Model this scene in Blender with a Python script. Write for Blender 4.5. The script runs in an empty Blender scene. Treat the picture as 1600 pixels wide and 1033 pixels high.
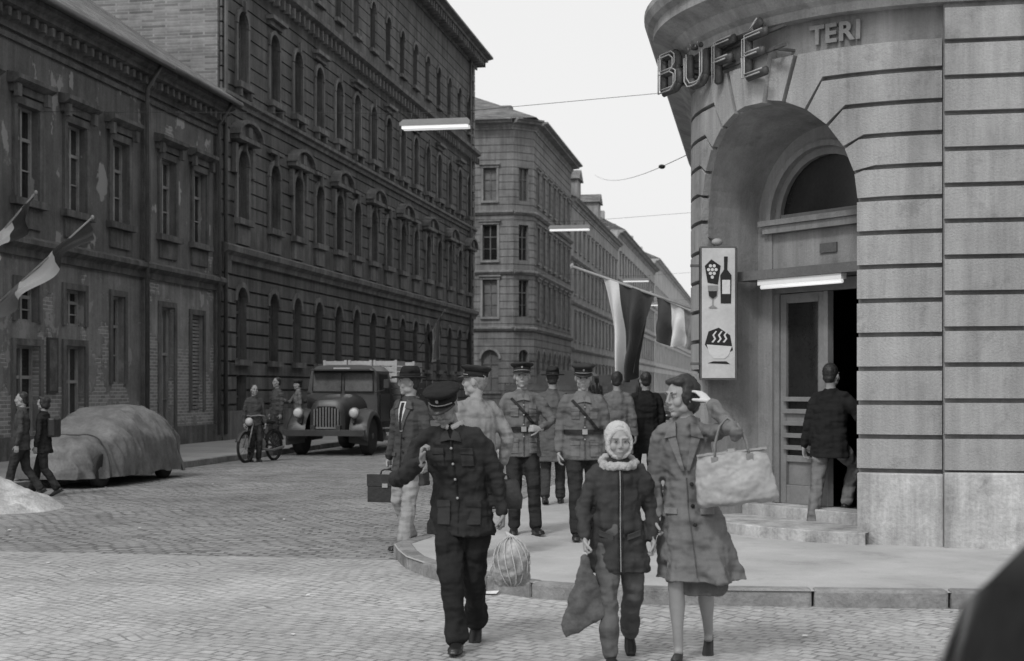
import bpy, math, random, bmesh
from mathutils import Vector, Matrix, noise
V=Vector
random.seed(7)
sin,cos,pi,rad=math.sin,math.cos,math.pi,math.radians
TH=math.atan(390/2222); C_,S_=cos(TH),sin(TH)
def st(u,v,z): return (u*C_+v*S_, -u*S_+v*C_, z)
# ------------------------------------------------------------------ materials
def newmat(name):
    m=bpy.data.materials.new(name); m.use_nodes=True
    nt=m.node_tree; b=nt.nodes['Principled BSDF']
    return m,nt,b
def N(nt,t,**k):
    n=nt.nodes.new(t)
    for a,v in k.items(): setattr(n,a,v)
    return n
def mathn(nt,op,a,b=None,clamp=False):
    n=N(nt,'ShaderNodeMath',operation=op); n.use_clamp=clamp
    for i,x in enumerate((a,b)):
        if x is None: continue
        if isinstance(x,(int,float)): n.inputs[i].default_value=x
        else: nt.links.new(x,n.inputs[i])
    return n.outputs[0]
def mrange(nt,x,a,b,c,d):
    n=N(nt,'ShaderNodeMapRange'); nt.links.new(x,n.inputs[0])
    for i,q in zip((1,2,3,4),(a,b,c,d)): n.inputs[i].default_value=q
    return n.outputs[0]
def noisen(nt,vec,scale,detail=6,rough=.6):
    n=N(nt,'ShaderNodeTexNoise'); n.inputs['Scale'].default_value=scale
    n.inputs['Detail'].default_value=detail; n.inputs['Roughness'].default_value=rough
    nt.links.new(vec,n.inputs['Vector']); return n.outputs['Fac']
def mapv(nt,vec,sc=(1,1,1),rot=(0,0,0)):
    n=N(nt,'ShaderNodeMapping'); n.inputs['Scale'].default_value=sc; n.inputs['Rotation'].default_value=rot
    nt.links.new(vec,n.inputs['Vector']); return n.outputs[0]
def grey(nt,x):
    n=N(nt,'ShaderNodeCombineColor')
    for i in range(3): nt.links.new(x,n.inputs[i])
    return n.outputs[0]
def bumpn(nt,b,h,strength,dist=.02):
    n=N(nt,'ShaderNodeBump'); n.inputs['Strength'].default_value=strength; n.inputs['Distance'].default_value=dist
    nt.links.new(h,n.inputs['Height']); nt.links.new(n.outputs[0],b.inputs['Normal'])
_mc={}
def gm(name,v,var=.25,scale=1.2,rough=.9,bump=.4,fine=28,streak=0.,metal=0,dist=.02,spec=.3,stain=0.):
    if name in _mc: return _mc[name]
    m,nt,b=newmat(name); _mc[name]=m
    g=N(nt,'ShaderNodeNewGeometry'); pos=g.outputs['Position']
    a=mrange(nt,noisen(nt,pos,scale,8,.65),.3,.7,1-var,1+var)
    f=noisen(nt,pos,fine,4,.6)
    x=mathn(nt,'MULTIPLY',a,mrange(nt,f,.25,.75,1-var*.45,1+var*.45))
    if streak:
        s=noisen(nt,mapv(nt,pos,(2.2,2.2,.18)),1.6,6,.7)
        x=mathn(nt,'MULTIPLY',x,mrange(nt,s,.35,.65,1-streak,1+streak*.6))
    if stain:
        s2=noisen(nt,pos,2.6,9,.7)
        x=mathn(nt,'MULTIPLY',x,mrange(nt,s2,.56,.66,1,1-stain))
    x=mathn(nt,'MULTIPLY',x,v)
    nt.links.new(grey(nt,x),b.inputs['Base Color'])
    b.inputs['Roughness'].default_value=rough; b.inputs['Metallic'].default_value=metal
    b.inputs['Specular IOR Level'].default_value=spec
    if bump: bumpn(nt,b,f,bump,dist)
    return m
def cloth(v):
    name='cloth_%03d'%int(v*1000)
    if name in _mc: return _mc[name]
    m,nt,b=newmat(name); _mc[name]=m
    g=N(nt,'ShaderNodeNewGeometry'); pos=g.outputs['Position']
    f1=noisen(nt,mapv(nt,pos,(9,9,2.4)),1.,1.5,.4)
    f2=noisen(nt,mapv(nt,pos,(5,5,12),(.6,.3,0)),1.,1.5,.4)
    fine=noisen(nt,pos,220,1,.5)
    h=mathn(nt,'ADD',f1,mathn(nt,'MULTIPLY',f2,.9))
    x=mathn(nt,'MULTIPLY',mathn(nt,'MULTIPLY',mrange(nt,noisen(nt,pos,3,4,.6),.3,.7,.86,1.14),mrange(nt,fine,.3,.7,.92,1.08)),v)
    nt.links.new(grey(nt,x),b.inputs['Base Color']); b.inputs['Roughness'].default_value=.92; b.inputs['Specular IOR Level'].default_value=.12
    bumpn(nt,b,h,.9,.085); return m
def facvec(nt):
    g=N(nt,'ShaderNodeNewGeometry'); sp=N(nt,'ShaderNodeSeparateXYZ'); nt.links.new(g.outputs['Position'],sp.inputs[0])
    cb=N(nt,'ShaderNodeCombineXYZ')
    xy=mathn(nt,'ADD',mathn(nt,'MULTIPLY',sp.outputs[0],.55),sp.outputs[1])
    nt.links.new(xy,cb.inputs[0]); nt.links.new(sp.outputs[2],cb.inputs[1])
    return g.outputs['Position'],sp,cb.outputs[0]
def brickn(nt,vec,w,h,mort,c1,c2,cm):
    n=N(nt,'ShaderNodeTexBrick'); nt.links.new(vec,n.inputs['Vector'])
    n.inputs['Scale'].default_value=1; n.inputs['Brick Width'].default_value=w; n.inputs['Row Height'].default_value=h
    n.inputs['Mortar Size'].default_value=mort; n.inputs['Mortar Smooth'].default_value=.3
    for k,c in (('Color1',c1),('Color2',c2),('Mortar',cm)): n.inputs[k].default_value=(c,c,c,1)
    return n
def peelmat(name,v,low=1.0,amount=.0,brick=.2):
    m,nt,b=newmat(name); pos,sp,fv=facvec(nt)
    a=mrange(nt,noisen(nt,pos,.9,9,.7),.3,.7,.6,1.35)
    s=mrange(nt,noisen(nt,mapv(nt,pos,(2.5,2.5,.15)),1.5,7,.7),.3,.7,.6,1.3)
    f=noisen(nt,pos,22,5,.65)
    hg=mrange(nt,sp.outputs[2],4.4,4.8,1.5,.9)
    pl=mathn(nt,'MULTIPLY',mathn(nt,'MULTIPLY',mathn(nt,'MULTIPLY',a,s),hg),mathn(nt,'MULTIPLY',mrange(nt,f,.3,.7,.85,1.15),v))
    br=brickn(nt,fv,.28,.085,.012,brick*.7,brick*1.2,brick*1.7)
    msk=noisen(nt,pos,.8,8,.6)
    grad=mrange(nt,sp.outputs[2],0,5,.16*low,-.06)
    mk=mrange(nt,mathn(nt,'ADD',mathn(nt,'ADD',msk,grad),amount),.6,.625,0,1)
    mk2=mrange(nt,noisen(nt,mapv(nt,pos,(1.3,1.3,1)),1.1,7,.55),.62,.64,0,1)
    mx=N(nt,'ShaderNodeMix',data_type='RGBA'); nt.links.new(mk2,mx.inputs[0]); nt.links.new(grey(nt,pl),mx.inputs[6])
    mx.inputs[7].default_value=(v*2.1,)*3+(1,)
    mx2=N(nt,'ShaderNodeMix',data_type='RGBA'); nt.links.new(mk,mx2.inputs[0]); nt.links.new(mx.outputs[2],mx2.inputs[6]); nt.links.new(br.outputs['Color'],mx2.inputs[7])
    nt.links.new(mx2.outputs[2],b.inputs['Base Color']); b.inputs['Roughness'].default_value=.95
    h=mathn(nt,'SUBTRACT',mathn(nt,'MULTIPLY',f,.3),mathn(nt,'MULTIPLY',mk,mathn(nt,'ADD',.5,br.outputs['Fac'])))
    bumpn(nt,b,h,.7,.03); return m
def brickmat(name,v,w=.28,h=.085,mort=.012,vertical=True,contrast=.35,bs=.6):
    m,nt,b=newmat(name); pos,sp,fv=facvec(nt)
    br=brickn(nt,fv,w,h,mort,v*(1-contrast),v*(1+contrast),v*1.3 if vertical else v*.4)
    a=mrange(nt,noisen(nt,pos,1.1,8,.7),.3,.7,.6,1.4)
    mx=N(nt,'ShaderNodeMix',data_type='RGBA',blend_type='MULTIPLY'); mx.inputs[0].default_value=1
    nt.links.new(br.outputs['Color'],mx.inputs[6]); nt.links.new(grey(nt,a),mx.inputs[7])
    nt.links.new(mx.outputs[2],b.inputs['Base Color']); b.inputs['Roughness'].default_value=.92
    bumpn(nt,b,mathn(nt,'MULTIPLY',br.outputs['Fac'],-1),bs,.03); return m
def cobblemat(name,v,bw,rh,warp,contrast,mort,bs=.8,dist=.02,rot=0,dust=.75,joint=.38):
    m,nt,b=newmat(name)
    g=N(nt,'ShaderNodeNewGeometry'); pos=g.outputs['Position']
    p=mapv(nt,pos,(1,1,1),(0,0,TH+rot))
    wn=N(nt,'ShaderNodeTexNoise'); wn.inputs['Scale'].default_value=.55; wn.inputs['Detail'].default_value=3
    nt.links.new(p,wn.inputs['Vector'])
    sc=N(nt,'ShaderNodeVectorMath',operation='SCALE'); nt.links.new(wn.outputs['Color'],sc.inputs[0]); sc.inputs['Scale'].default_value=warp
    ad=N(nt,'ShaderNodeVectorMath',operation='ADD'); nt.links.new(p,ad.inputs[0]); nt.links.new(sc.outputs[0],ad.inputs[1])
    br=brickn(nt,ad.outputs[0],bw,rh,mort,v*(1-contrast),v*(1+contrast),v*joint)
    a=mrange(nt,noisen(nt,pos,.35,8,.65),.3,.7,.68,1.28)
    f=noisen(nt,pos,16,5,.7)
    a=mathn(nt,'MULTIPLY',a,mrange(nt,f,.3,.7,.75,1.25))
    mx=N(nt,'ShaderNodeMix',data_type='RGBA'); nt.links.new(mrange(nt,noisen(nt,pos,1.7,7,.7),.42,.62,0,dust),mx.inputs[0])
    nt.links.new(br.outputs['Color'],mx.inputs[6]); mx.inputs[7].default_value=(v*1.05,)*3+(1,)
    mm=N(nt,'ShaderNodeMix',data_type='RGBA',blend_type='MULTIPLY'); mm.inputs[0].default_value=1
    nt.links.new(mx.outputs[2],mm.inputs[6]); nt.links.new(grey(nt,a),mm.inputs[7])
    nt.links.new(mm.outputs[2],b.inputs['Base Color']); b.inputs['Roughness'].default_value=.75
    h=mathn(nt,'ADD',mathn(nt,'MULTIPLY',br.outputs['Fac'],-1),mathn(nt,'MULTIPLY',f,.5))
    bumpn(nt,b,h,bs,dist); return m

# ------------------------------------------------------------------ mesh builder
class MB:
    def __init__(s,fn=None): s.v=[];s.f=[];s.m=[];s.s=[];s.fn=fn
    def add(s,vs,fs,mi=0,sm=False,raw=False):
        o=len(s.v)
        for p in vs: s.v.append(tuple(s.fn(*p)) if (s.fn and not raw) else tuple(p))
        for f in fs: s.f.append([i+o for i in f]); s.m.append(mi); s.s.append(sm)
    def quad(s,a,b,c,d,mi=0): s.add([a,b,c,d],[(0,1,2,3)],mi)
    def box(s,x0,x1,y0,y1,z0,z1,mi=0,n=1):
        vs=[];fs=[]
        for i in range(n+1):
            x=x0+(x1-x0)*i/n
            vs+=[(x,y0,z0),(x,y1,z0),(x,y1,z1),(x,y0,z1)]
        for i in range(n):
            for j in range(4): fs.append((4*i+j,4*i+(j+1)%4,4*i+4+(j+1)%4,4*i+4+j))
        fs+=[(0,1,2,3),(4*n,4*n+1,4*n+2,4*n+3)]
        s.add(vs,fs,mi)
    def prism(s,poly,d0,d1,mi=0):
        n=len(poly); vs=[(a,d0,b) for a,b in poly]+[(a,d1,b) for a,b in poly]
        s.add(vs,[tuple(range(n)),tuple(range(n,2*n))]+[(i,(i+1)%n,n+(i+1)%n,n+i) for i in range(n)],mi)
    def profile(s,prof,s0,s1,n=1,mi=0):
        k=len(prof); vs=[];fs=[]
        for i in range(n+1):
            x=s0+(s1-s0)*i/n; vs+=[(x,d,z) for d,z in prof]
        for i in range(n):
            for j in range(k): fs.append((k*i+j,k*i+(j+1)%k,k*(i+1)+(j+1)%k,k*(i+1)+j))
        fs+=[tuple(range(k)),tuple(range(k*n,k*n+k))]
        s.add(vs,fs,mi)
    def block(s,c4,d0,d1,n=4,m=1,mi=0,sm=False):
        a,b,c,d=c4; vs=[];fs=[]
        def P(i,j,dd):
            t=i/n;r=j/m
            x=(a[0]*(1-t)+b[0]*t)*(1-r)+(d[0]*(1-t)+c[0]*t)*r
            z=(a[1]*(1-t)+b[1]*t)*(1-r)+(d[1]*(1-t)+c[1]*t)*r
            return (x,dd,z)
        idx={}
        for L,dd in ((0,d0),(1,d1)):
            for i in range(n+1):
                for j in range(m+1): idx[L,i,j]=len(vs); vs.append(P(i,j,dd))
        for i in range(n):
            for j in range(m):
                for L in (0,1): fs.append((idx[L,i,j],idx[L,i+1,j],idx[L,i+1,j+1],idx[L,i,j+1]))
        for i in range(n):
            for j in (0,m): fs.append((idx[0,i,j],idx[0,i+1,j],idx[1,i+1,j],idx[1,i,j]))
        for j in range(m):
            for i in (0,n): fs.append((idx[0,i,j],idx[0,i,j+1],idx[1,i,j+1],idx[1,i,j]))
        s.add(vs,fs,mi,sm)
    def loft(s,pts,xref=(1,0,0),n=14,mi=0,raw=False,M=None,round_=True):
        P=[(V(p),a,b) for p,a,b in pts]; xr=V(xref)
        k=len(P); tang=[]
        for i in range(k):
            t=(P[min(i+1,k-1)][0]-P[max(i-1,0)][0])
            tang.append(t.normalized() if t.length>1e-9 else V((0,0,1)))
        seq=[]
        if round_:
            r=min(P[0][1],P[0][2]); seq.append((P[0][0]-tang[0]*r*.55,P[0][1]*.55,P[0][2]*.55,tang[0]))
        for i in range(k): seq.append((P[i][0],P[i][1],P[i][2],tang[i]))
        if round_:
            r=min(P[-1][1],P[-1][2]); seq.append((P[-1][0]+tang[-1]*r*.55,P[-1][1]*.55,P[-1][2]*.55,tang[-1]))
        vs=[]
        for p,a,b,t in seq:
            x=xr-t*xr.dot(t)
            if x.length<1e-3: x=V((0,1,0))-t*t.y
            x.normalize(); y=t.cross(x)
            for j in range(n):
                an=2*pi*j/n; q=p+x*(a*cos(an))+y*(b*sin(an)); vs.append(M@q if M else q)
        K=len(seq); fs=[]
        for i in range(K-1):
            for j in range(n): fs.append((i*n+j,i*n+(j+1)%n,(i+1)*n+(j+1)%n,(i+1)*n+j))
        fs+=[tuple(range(n)),tuple(range((K-1)*n,K*n))]
        s.add(vs,fs,mi,True,raw)
    def ell(s,c,r,mi=0,M=None,n=14,m=9):
        vs=[];fs=[]
        for i in range(m+1):
            ph=pi*i/m
            for j in range(n):
                an=2*pi*j/n; q=V((c[0]+r[0]*sin(ph)*cos(an),c[1]+r[1]*sin(ph)*sin(an),c[2]+r[2]*cos(ph)))
                vs.append(M@q if M else q)
        for i in range(m):
            for j in range(n): fs.append((i*n+j,i*n+(j+1)%n,(i+1)*n+(j+1)%n,(i+1)*n+j))
        s.add(vs,fs,mi,True)
    def tube(s,pts,r,mi=0,n=8,M=None): s.loft([(p,r,r) for p in pts],xref=(.31,.52,.79),n=n,mi=mi,M=M,round_=False)
    def obj(s,name,mats,parent=None,bevel=0,remesh=0,smooth=0,disp=0,dsize=.1,recalc=True):
        me=bpy.data.meshes.new(name); me.from_pydata(s.v,[],s.f)
        for m in mats: me.materials.append(m)
        me.polygons.foreach_set('material_index',s.m); me.polygons.foreach_set('use_smooth',s.s)
        bm=bmesh.new(); bm.from_mesh(me)
        bmesh.ops.remove_doubles(bm,verts=bm.verts,dist=1e-6)
        if recalc: bmesh.ops.recalc_face_normals(bm,faces=bm.faces)
        bm.to_mesh(me); bm.free(); me.update()
        o=bpy.data.objects.new(name,me); bpy.context.scene.collection.objects.link(o)
        if parent: o.parent=parent
        if bevel:
            b=o.modifiers.new('b','BEVEL'); b.width=bevel; b.segments=2; b.limit_method='ANGLE'; b.angle_limit=rad(35)
        if remesh:
            r=o.modifiers.new('r','REMESH'); r.mode='VOXEL'; r.voxel_size=remesh; r.use_smooth_shade=True
            if smooth: q=o.modifiers.new('s','SMOOTH'); q.factor=.5; q.iterations=smooth
            if disp:
                t=bpy.data.textures.new(name+'_t','CLOUDS'); t.noise_scale=dsize; t.noise_depth=2
                d=o.modifiers.new('d','DISPLACE'); d.texture=t; d.strength=disp; d.mid_level=.5; d.texture_coords='GLOBAL'
        return o
def empty(name):
    e=bpy.data.objects.new(name,None); bpy.context.scene.collection.objects.link(e); return e

# ------------------------------------------------------------------ shared materials
GLASS=[gm('glass_dark',.018,.5,.7,.12,0,spec=.5),gm('glass_mid',.05,.5,.9,.2,0,spec=.5),gm('curtain_glass',.16,.4,.8,.35,0)]
FRAME=gm('window_frame_paint',.13,.3,2,.7,.2); FRAMEL=gm('window_frame_pale',.28,.3,2,.7,.2)
PALW=gm('palace_stone',.115,.36,.8,.95,.5,18,.42); PALT=gm('palace_trim',.155,.36,1.3,.95,.5,18,.38)
TILE=brickmat('roof_tiles',.17,.18,.16,.015,False,.35,1.0)
FIRE=brickmat('firewall_brick',.2)
METAL=gm('gutter_metal',.09,.3,2,.5,.1)
WHITE=gm('white_enamel',.8,.06,2,.35,0)
CHR=gm('chrome',.5,.1,3,.25,0,metal=1);RUB=gm('rubber',.03,.2,3,.8)

# ------------------------------------------------------------------ facade tools
def facade(W,G,F,s0,s1,z0,z1,ops,grooves=(),gd=.04,rev=.22,extra=(),fi=0,pick=None,nobar=False):
    r4=lambda x:round(x,4)
    ss=sorted({r4(x) for x in [s0,s1]+[o[0] for o in ops]+[o[1] for o in ops]+list(extra)})
    zz={r4(z0),r4(z1)}
    for o in ops: zz|={r4(o[2]),r4(o[3])}
    for a,b in grooves:
        if z0<a and b<z1: zz|={r4(a),r4(b)}
    zz=sorted(zz)
    def hole(s,z): return any(o[0]<s<o[1] and o[2]<z<o[3] for o in ops)
    def dep(z): return -gd if any(a<z<b for a,b in grooves) else 0.
    rows=[(zz[i],zz[i+1],dep((zz[i]+zz[i+1])/2)) for i in range(len(zz)-1)]
    for i in range(len(ss)-1):
        a,b=ss[i],ss[i+1]; sm=(a+b)/2; prev=None
        for (c,d,dp) in rows:
            if hole(sm,(c+d)/2): prev=None; continue
            W.quad((a,dp,c),(b,dp,c),(b,dp,d),(a,dp,d))
            if prev is not None and prev!=dp: W.quad((a,prev,c),(b,prev,c),(b,dp,c),(a,dp,c))
            prev=dp
    for o in ops:
        a,b,c,d=o[:4]; arch=o[4] if len(o)>4 else 0; top=d-arch if arch else d
        W.quad((a,0,c),(a,-rev,c),(a,-rev,top),(a,0,top)); W.quad((b,0,c),(b,-rev,c),(b,-rev,top),(b,0,top))
        W.quad((a,0,c),(b,0,c),(b,-rev,c),(a,-rev,c))
        if arch:
            n=10; mid=(a+b)/2; hw=(b-a)/2
            A=[(mid-hw*cos(pi*i/n),top+arch*sin(pi*i/n)) for i in range(n+1)]
            for i in range(n):
                p,q=A[i],A[i+1]
                W.quad((p[0],0,p[1]),(q[0],0,q[1]),(q[0],0,d),(p[0],0,d))
                W.quad((p[0],0,p[1]),(q[0],0,q[1]),(q[0],-rev,q[1]),(p[0],-rev,p[1]))
        else: W.quad((a,0,d),(b,0,d),(b,-rev,d),(a,-rev,d))
        gi=pick(o) if pick else random.choice([0,0,0,1,1,2])
        G.quad((a,-rev,c),(b,-rev,c),(b,-rev,d),(a,-rev,d),gi)
        if nobar: continue
        e0,e1=-rev+.004,-rev+.06
        F.box(a,a+.06,e0,e1,c,d,fi); F.box(b-.06,b,e0,e1,c,d,fi)
        F.box(a+.06,b-.06,e0,e1,c,c+.06,fi); F.box(a+.06,b-.06,e0,e1,d-.06,d,fi)
        m=(a+b)/2; F.box(m-.035,m+.035,e0,e1+.01,c+.06,d-.06,fi); t=c+(d-c)*.66
        F.box(a+.06,m-.035,e0,e1-.005,t-.035,t+.035,fi); F.box(m+.035,b-.06,e0,e1-.005,t-.035,t+.035,fi)
        t2=c+(d-c)*.33
        F.box(a+.06,m-.035,e0,e1-.02,t2-.015,t2+.015,fi); F.box(m+.035,b-.06,e0,e1-.02,t2-.015,t2+.015,fi)
def archivolt(T,a,b,top,arch,w=.14,d=.07,n=10):
    mid=(a+b)/2; hw=(b-a)/2
    for i in range(n):
        p0,p1=pi*i/n,pi*(i+1)/n
        T.prism([(mid-hw*cos(p0),top+arch*sin(p0)),(mid-hw*cos(p1),top+arch*sin(p1)),
                 (mid-(hw+w)*cos(p1),top+(arch+w)*sin(p1)),(mid-(hw+w)*cos(p0),top+(arch+w)*sin(p0))],.002,d)
def hull(W,s0,s1,depth,z0,z1,mi=0):
    W.quad((s0,0,z0),(s0,-depth,z0),(s0,-depth,z1),(s0,0,z1),mi)
    W.quad((s1,0,z0),(s1,-depth,z0),(s1,-depth,z1),(s1,0,z1),mi)
    W.quad((s0,-depth,z0),(s1,-depth,z0),(s1,-depth,z1),(s0,-depth,z1),mi)
def gable_roof(R,s0,s1,depth,ze,zr,over=.5,mi=0):
    h=.12; md=-depth/2
    R.add([(s0,over,ze),(s1,over,ze),(s1,md,zr),(s0,md,zr),(s0,-depth-over,ze),(s1,-depth-over,ze),
           (s0,over,ze-h),(s1,over,ze-h),(s0,-depth-over,ze-h),(s1,-depth-over,ze-h)],
          [(0,1,2,3),(3,2,5,4),(0,6,7,1),(4,5,9,8),(6,8,9,7),(0,3,4,8,6),(1,2,5,9,7)],mi)
CORN=lambda z,w:[(0.003,z-.55),(.08,z-.55),(.08,z-.42),(.16,z-.36),(.2,z-.2),(w*.7,z-.16),(w*.72,z-.06),(w,z),(w,z+.1),(0.003,z+.1)]
lm=lambda s,d,z: st(-15.17+d,s,z)

# ================================================================== PALACE
def palace():
    E=empty('ornate_apartment_palace'); W=MB(lm);G=MB(lm);F=MB(lm);T=MB(lm);R=MB(lm)
    s0,s1,H=38.37,74.6,19.4
    xs=[40.1,42.9]+[45.2+2.33*i for i in range(13)]
    g0=[(z,z+.06) for z in [1.1+.42*i for i in range(11)]]
    g1=[(z,z+.05) for z in [6.6+.42*i for i in range(17)]]
    g2=[(z,z+.04) for z in [14.9+.45*i for i in range(8)]]
    o0=[];o1=[]
    for i,x in enumerate(xs):
        if i in (0,): o0.append((x-.4,x+.4,.12,2.0))
        o0.append((x-.42,x+.42,2.45,4.6,.42))
        o1+= [(x-.43,x+.43,6.6,8.65,.43),(x-.42,x+.42,10.6,12.75,.42),(x-.36,x+.36,15.0,16.9,.36)]
    facade(W,G,F,s0,s1,0,5.3,o0,g0,.07,.28)
    facade(W,G,F,s0,s1,5.3,H,o1,g1+g2,.045,.25)
    hull(W,s0,s1,14,0,H)
    T.profile([(.003,5.3),(.1,5.3),(.12,5.45),(.26,5.55),(.28,5.7),(.12,5.78),(.003,5.78)],s0-.02,s1+.1)
    T.profile([(.003,9.85),(.08,9.85),(.1,9.97),(.2,10.02),(.2,10.12),(.003,10.16)],s0-.02,s1+.1)
    T.profile([(.003,13.75),(.12,13.75),(.16,13.95),(.38,14.05),(.4,14.2),(.003,14.3)],s0-.02,s1+.1)
    T.profile(CORN(19.3,.95),s0-.02,s1+.6)
    T.box(s0,s1,.003,.1,.12,.95)
    k=s0+.2
    while k<s1: T.box(k,k+.16,.16,.62,18.78,19.1); T.box(k,k+.12,.1,.3,13.58,13.9); k+=.5
    for i,x in enumerate(xs):
        archivolt(T,x-.42,x+.42,4.18,.42,.16,.05)
        T.box(x-.55,x+.55,.003,.16,2.28,2.45)
        T.box(x-.58,x-.43,.003,.08,6.6,8.2); T.box(x+.43,x+.58,.003,.08,6.6,8.2)
        archivolt(T,x-.43,x+.43,8.22,.43,.14,.09)
        T.box(x-.62,x+.62,.003,.2,6.42,6.6); T.box(x-.5,x+.5,.003,.09,5.85,6.4)
        T.box(x-.06,x+.06,.09,.18,8.6,8.95)
        if i%2==0:
            T.box(x-.82,x-.6,.003,.14,7.9,8.75); T.box(x+.6,x+.82,.003,.14,7.9,8.75)
            T.box(x-.95,x+.95,.003,.3,8.85,8.98)
            ar=[(x-.92+.0,8.983)]+[(x-.92*cos(pi*j/8),8.983+.42*sin(pi*j/8)) for j in range(1,8)]+[(x+.92,8.983)]
            T.prism(ar,.003,.2)
            for j in range(8):
                p0,p1=pi*j/8,pi*(j+1)/8
                T.prism([(x-.92*cos(p0),8.984+.42*sin(p0)),(x-.92*cos(p1),8.984+.42*sin(p1)),(x-1.02*cos(p1),8.984+.52*sin(p1)),(x-1.02*cos(p0),8.984+.52*sin(p0))],.004,.36)
            T.box(x-.14,x+.14,.2,.3,9.0,9.3)
        else:
            T.box(x-.6,x+.6,.003,.16,8.95,9.06)
        T.box(x-.56,x-.42,.003,.07,10.6,12.3); T.box(x+.42,x+.56,.003,.07,10.6,12.3)
        archivolt(T,x-.42,x+.42,12.33,.42,.13,.08); T.box(x-.6,x+.6,.003,.22,10.42,10.6)
        for q in (-.42,.42): T.box(x+q-.07,x+q+.07,.003,.18,10.18,10.42)
        if i%2: T.box(x-.7,x+.7,.003,.26,13.1,13.22); T.box(x-.6,x+.6,.003,.12,12.95,13.1)
        else: T.box(x-.06,x+.06,.08,.16,12.72,13.05)
        archivolt(T,x-.36,x+.36,16.54,.36,.12,.07); T.box(x-.5,x+.5,.003,.16,14.86,15.0)
    z=6.6; j=0
    while z<18.4:
        w=.62 if j%2 else .42
        T.box(s0,s0+w,.003,.07,z,z+.37); T.box(s1-w,s1,.003,.07,z,z+.37); z+=.42; j+=1
    z=1.15;j=0
    while z<5.1:
        w=.7 if j%2 else .5
        T.box(s0,s0+w,.003,.09,z,z+.37); z+=.42; j+=1
    gable_roof(R,s0-.02,s1+.3,14,19.45,23,.9)
    FW=MB(lm); FW.box(s0-.12,s0-.004,-14,-.02,9.0,19.3)
    for c in (-3,-7): FW.box(s0+.5,s0+1.3,c-.6,c,19.8,23.2)
    D=MB(lm); D.tube([(s0+.12,.14,.3),(s0+.12,.14,19)],.06); D.tube([(s1-1.5,.14,.3),(s1-1.5,.14,19)],.07)
    W.obj('walls',[PALW],E);G.obj('window_glass',GLASS,E);F.obj('window_frames',[FRAME],E)
    T.obj('stone_trim',[PALT],E);R.obj('roof',[TILE],E);FW.obj('party_wall',[FIRE],E);D.obj('downpipes',[METAL],E)
palace()

# ================================================================== LOW HOUSES
def lowhouse(s0,s1,ups,gops,mat,trim,H=9.6):
    E=empty('old_two_storey_house'); W=MB(lm);G=MB(lm);F=MB(lm);T=MB(lm);R=MB(lm);D=MB(lm)
    o=[]
    for x in ups: o.append((x-.46,x+.46,5.55,7.5))
    facade(W,G,F,s0,s1,0,H,o+gops,[],0,.2,fi=1)
    hull(W,s0,s1,9,0,H)
    for x in ups:
        T.box(x-.6,x-.46,.003,.06,5.55,7.5); T.box(x+.46,x+.6,.003,.06,5.55,7.5); T.box(x-.6,x+.6,.003,.07,7.5,7.66)
        T.box(x-.72,x+.72,.003,.1,7.7,7.86); T.profile([(.003,7.863),(.14,7.863),(.28,7.95),(.28,8.04),(.003,8.1)],x-.8,x+.8)
        T.box(x-.7,x+.7,.003,.16,5.4,5.55); T.box(x-.55,x+.55,.003,.05,4.95,5.38)
        for q in (-.62,.62): T.box(x+q-.08,x+q+.08,.1,.2,7.6,7.862)
    T.profile([(.003,4.35),(.08,4.35),(.1,4.5),(.24,4.6),(.24,4.7),(.08,4.78),(.003,4.78)],s0,s1)
    T.profile([(.003,8.75),(.06,8.75),(.08,8.85),(.003,8.9)],s0,s1)
    T.profile(CORN(9.5,.5),s0,s1)
    T.box(s0,s1,.003,.07,.12,.6)
    k=s0+.1
    while k<s1-.2: T.box(k,k+.12,.14,.3,9.1,9.28); k+=.36
    for s in (s1-.42,): T.box(s,s+.36,.003,.09,4.8,8.7); T.box(s,s+.36,.003,.07,.62,4.33)
    gable_roof(R,s0,s1,11,9.72,13.9,.62)
    D.tube([(s0,.66,9.62),(s1,.66,9.62)],.08); D.tube([(s1-.5,.2,.3),(s1-.5,.2,9.0),(s1-.5,.6,9.6)],.05)
    for g in gops:
        T.box(g[0]-.14,g[0]-.002,.003,.05,g[2],g[3]+.14); T.box(g[1]+.002,g[1]+.14,.003,.05,g[2],g[3]+.14); T.box(g[0],g[1],.003,.05,g[3]+.002,g[3]+.14)
    W.obj('walls',[mat],E);G.obj('window_glass',GLASS,E);F.obj('window_frames',[FRAME,FRAMEL],E)
    T.obj('stucco_trim',[trim],E);R.obj('roof',[TILE],E);D.obj('gutter',[METAL],E); return E
P1=peelmat('peeling_plaster',.13,1.1,.0,.24);P2=peelmat('peeling_plaster_pale',.165,1.5,.02,.26);TR=gm('stucco_trim',.12,.4,1.5,.95,.6,14,.4)
lowhouse(14,33.6,[16.8,18.95,21.1,23.3,25.5,27.6,29.75,31.95],
  [(16.4,17.3,.3,2.6),(18.4,19.4,.9,2.6),(20.7,21.5,.2,2.6),(22.8,23.8,.9,2.6),(25.0,26.0,.3,2.5),(25.0,26.0,3.0,3.8),(27.1,28.1,.55,2.5),(27.15,28.05,3.0,3.8),(29.25,30.15,.2,2.55),(29.25,30.15,3.0,3.8),(31.55,32.2,1.7,3.8)],P1,TR)
E=lowhouse(33.605,38.34,[34.75,36.85],[(34.3,35.15,.15,3.7),(36.3,37.1,1.0,3.6)],P2,TR)
sh=MB(lm)
for k in range(26): sh.box(36.32,37.08,-.13,-.09,1.05+k*.098,1.12+k*.098)
sh.obj('roller_shutter',[gm('shutter_paint',.26,.25,3,.7)],E)
NB=empty('notice_board'); nb=MB(lm); nb.box(28.42,28.85,.005,.06,1.5,2.7); nb.box(28.47,28.8,.06,.065,1.55,2.65,1)
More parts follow.
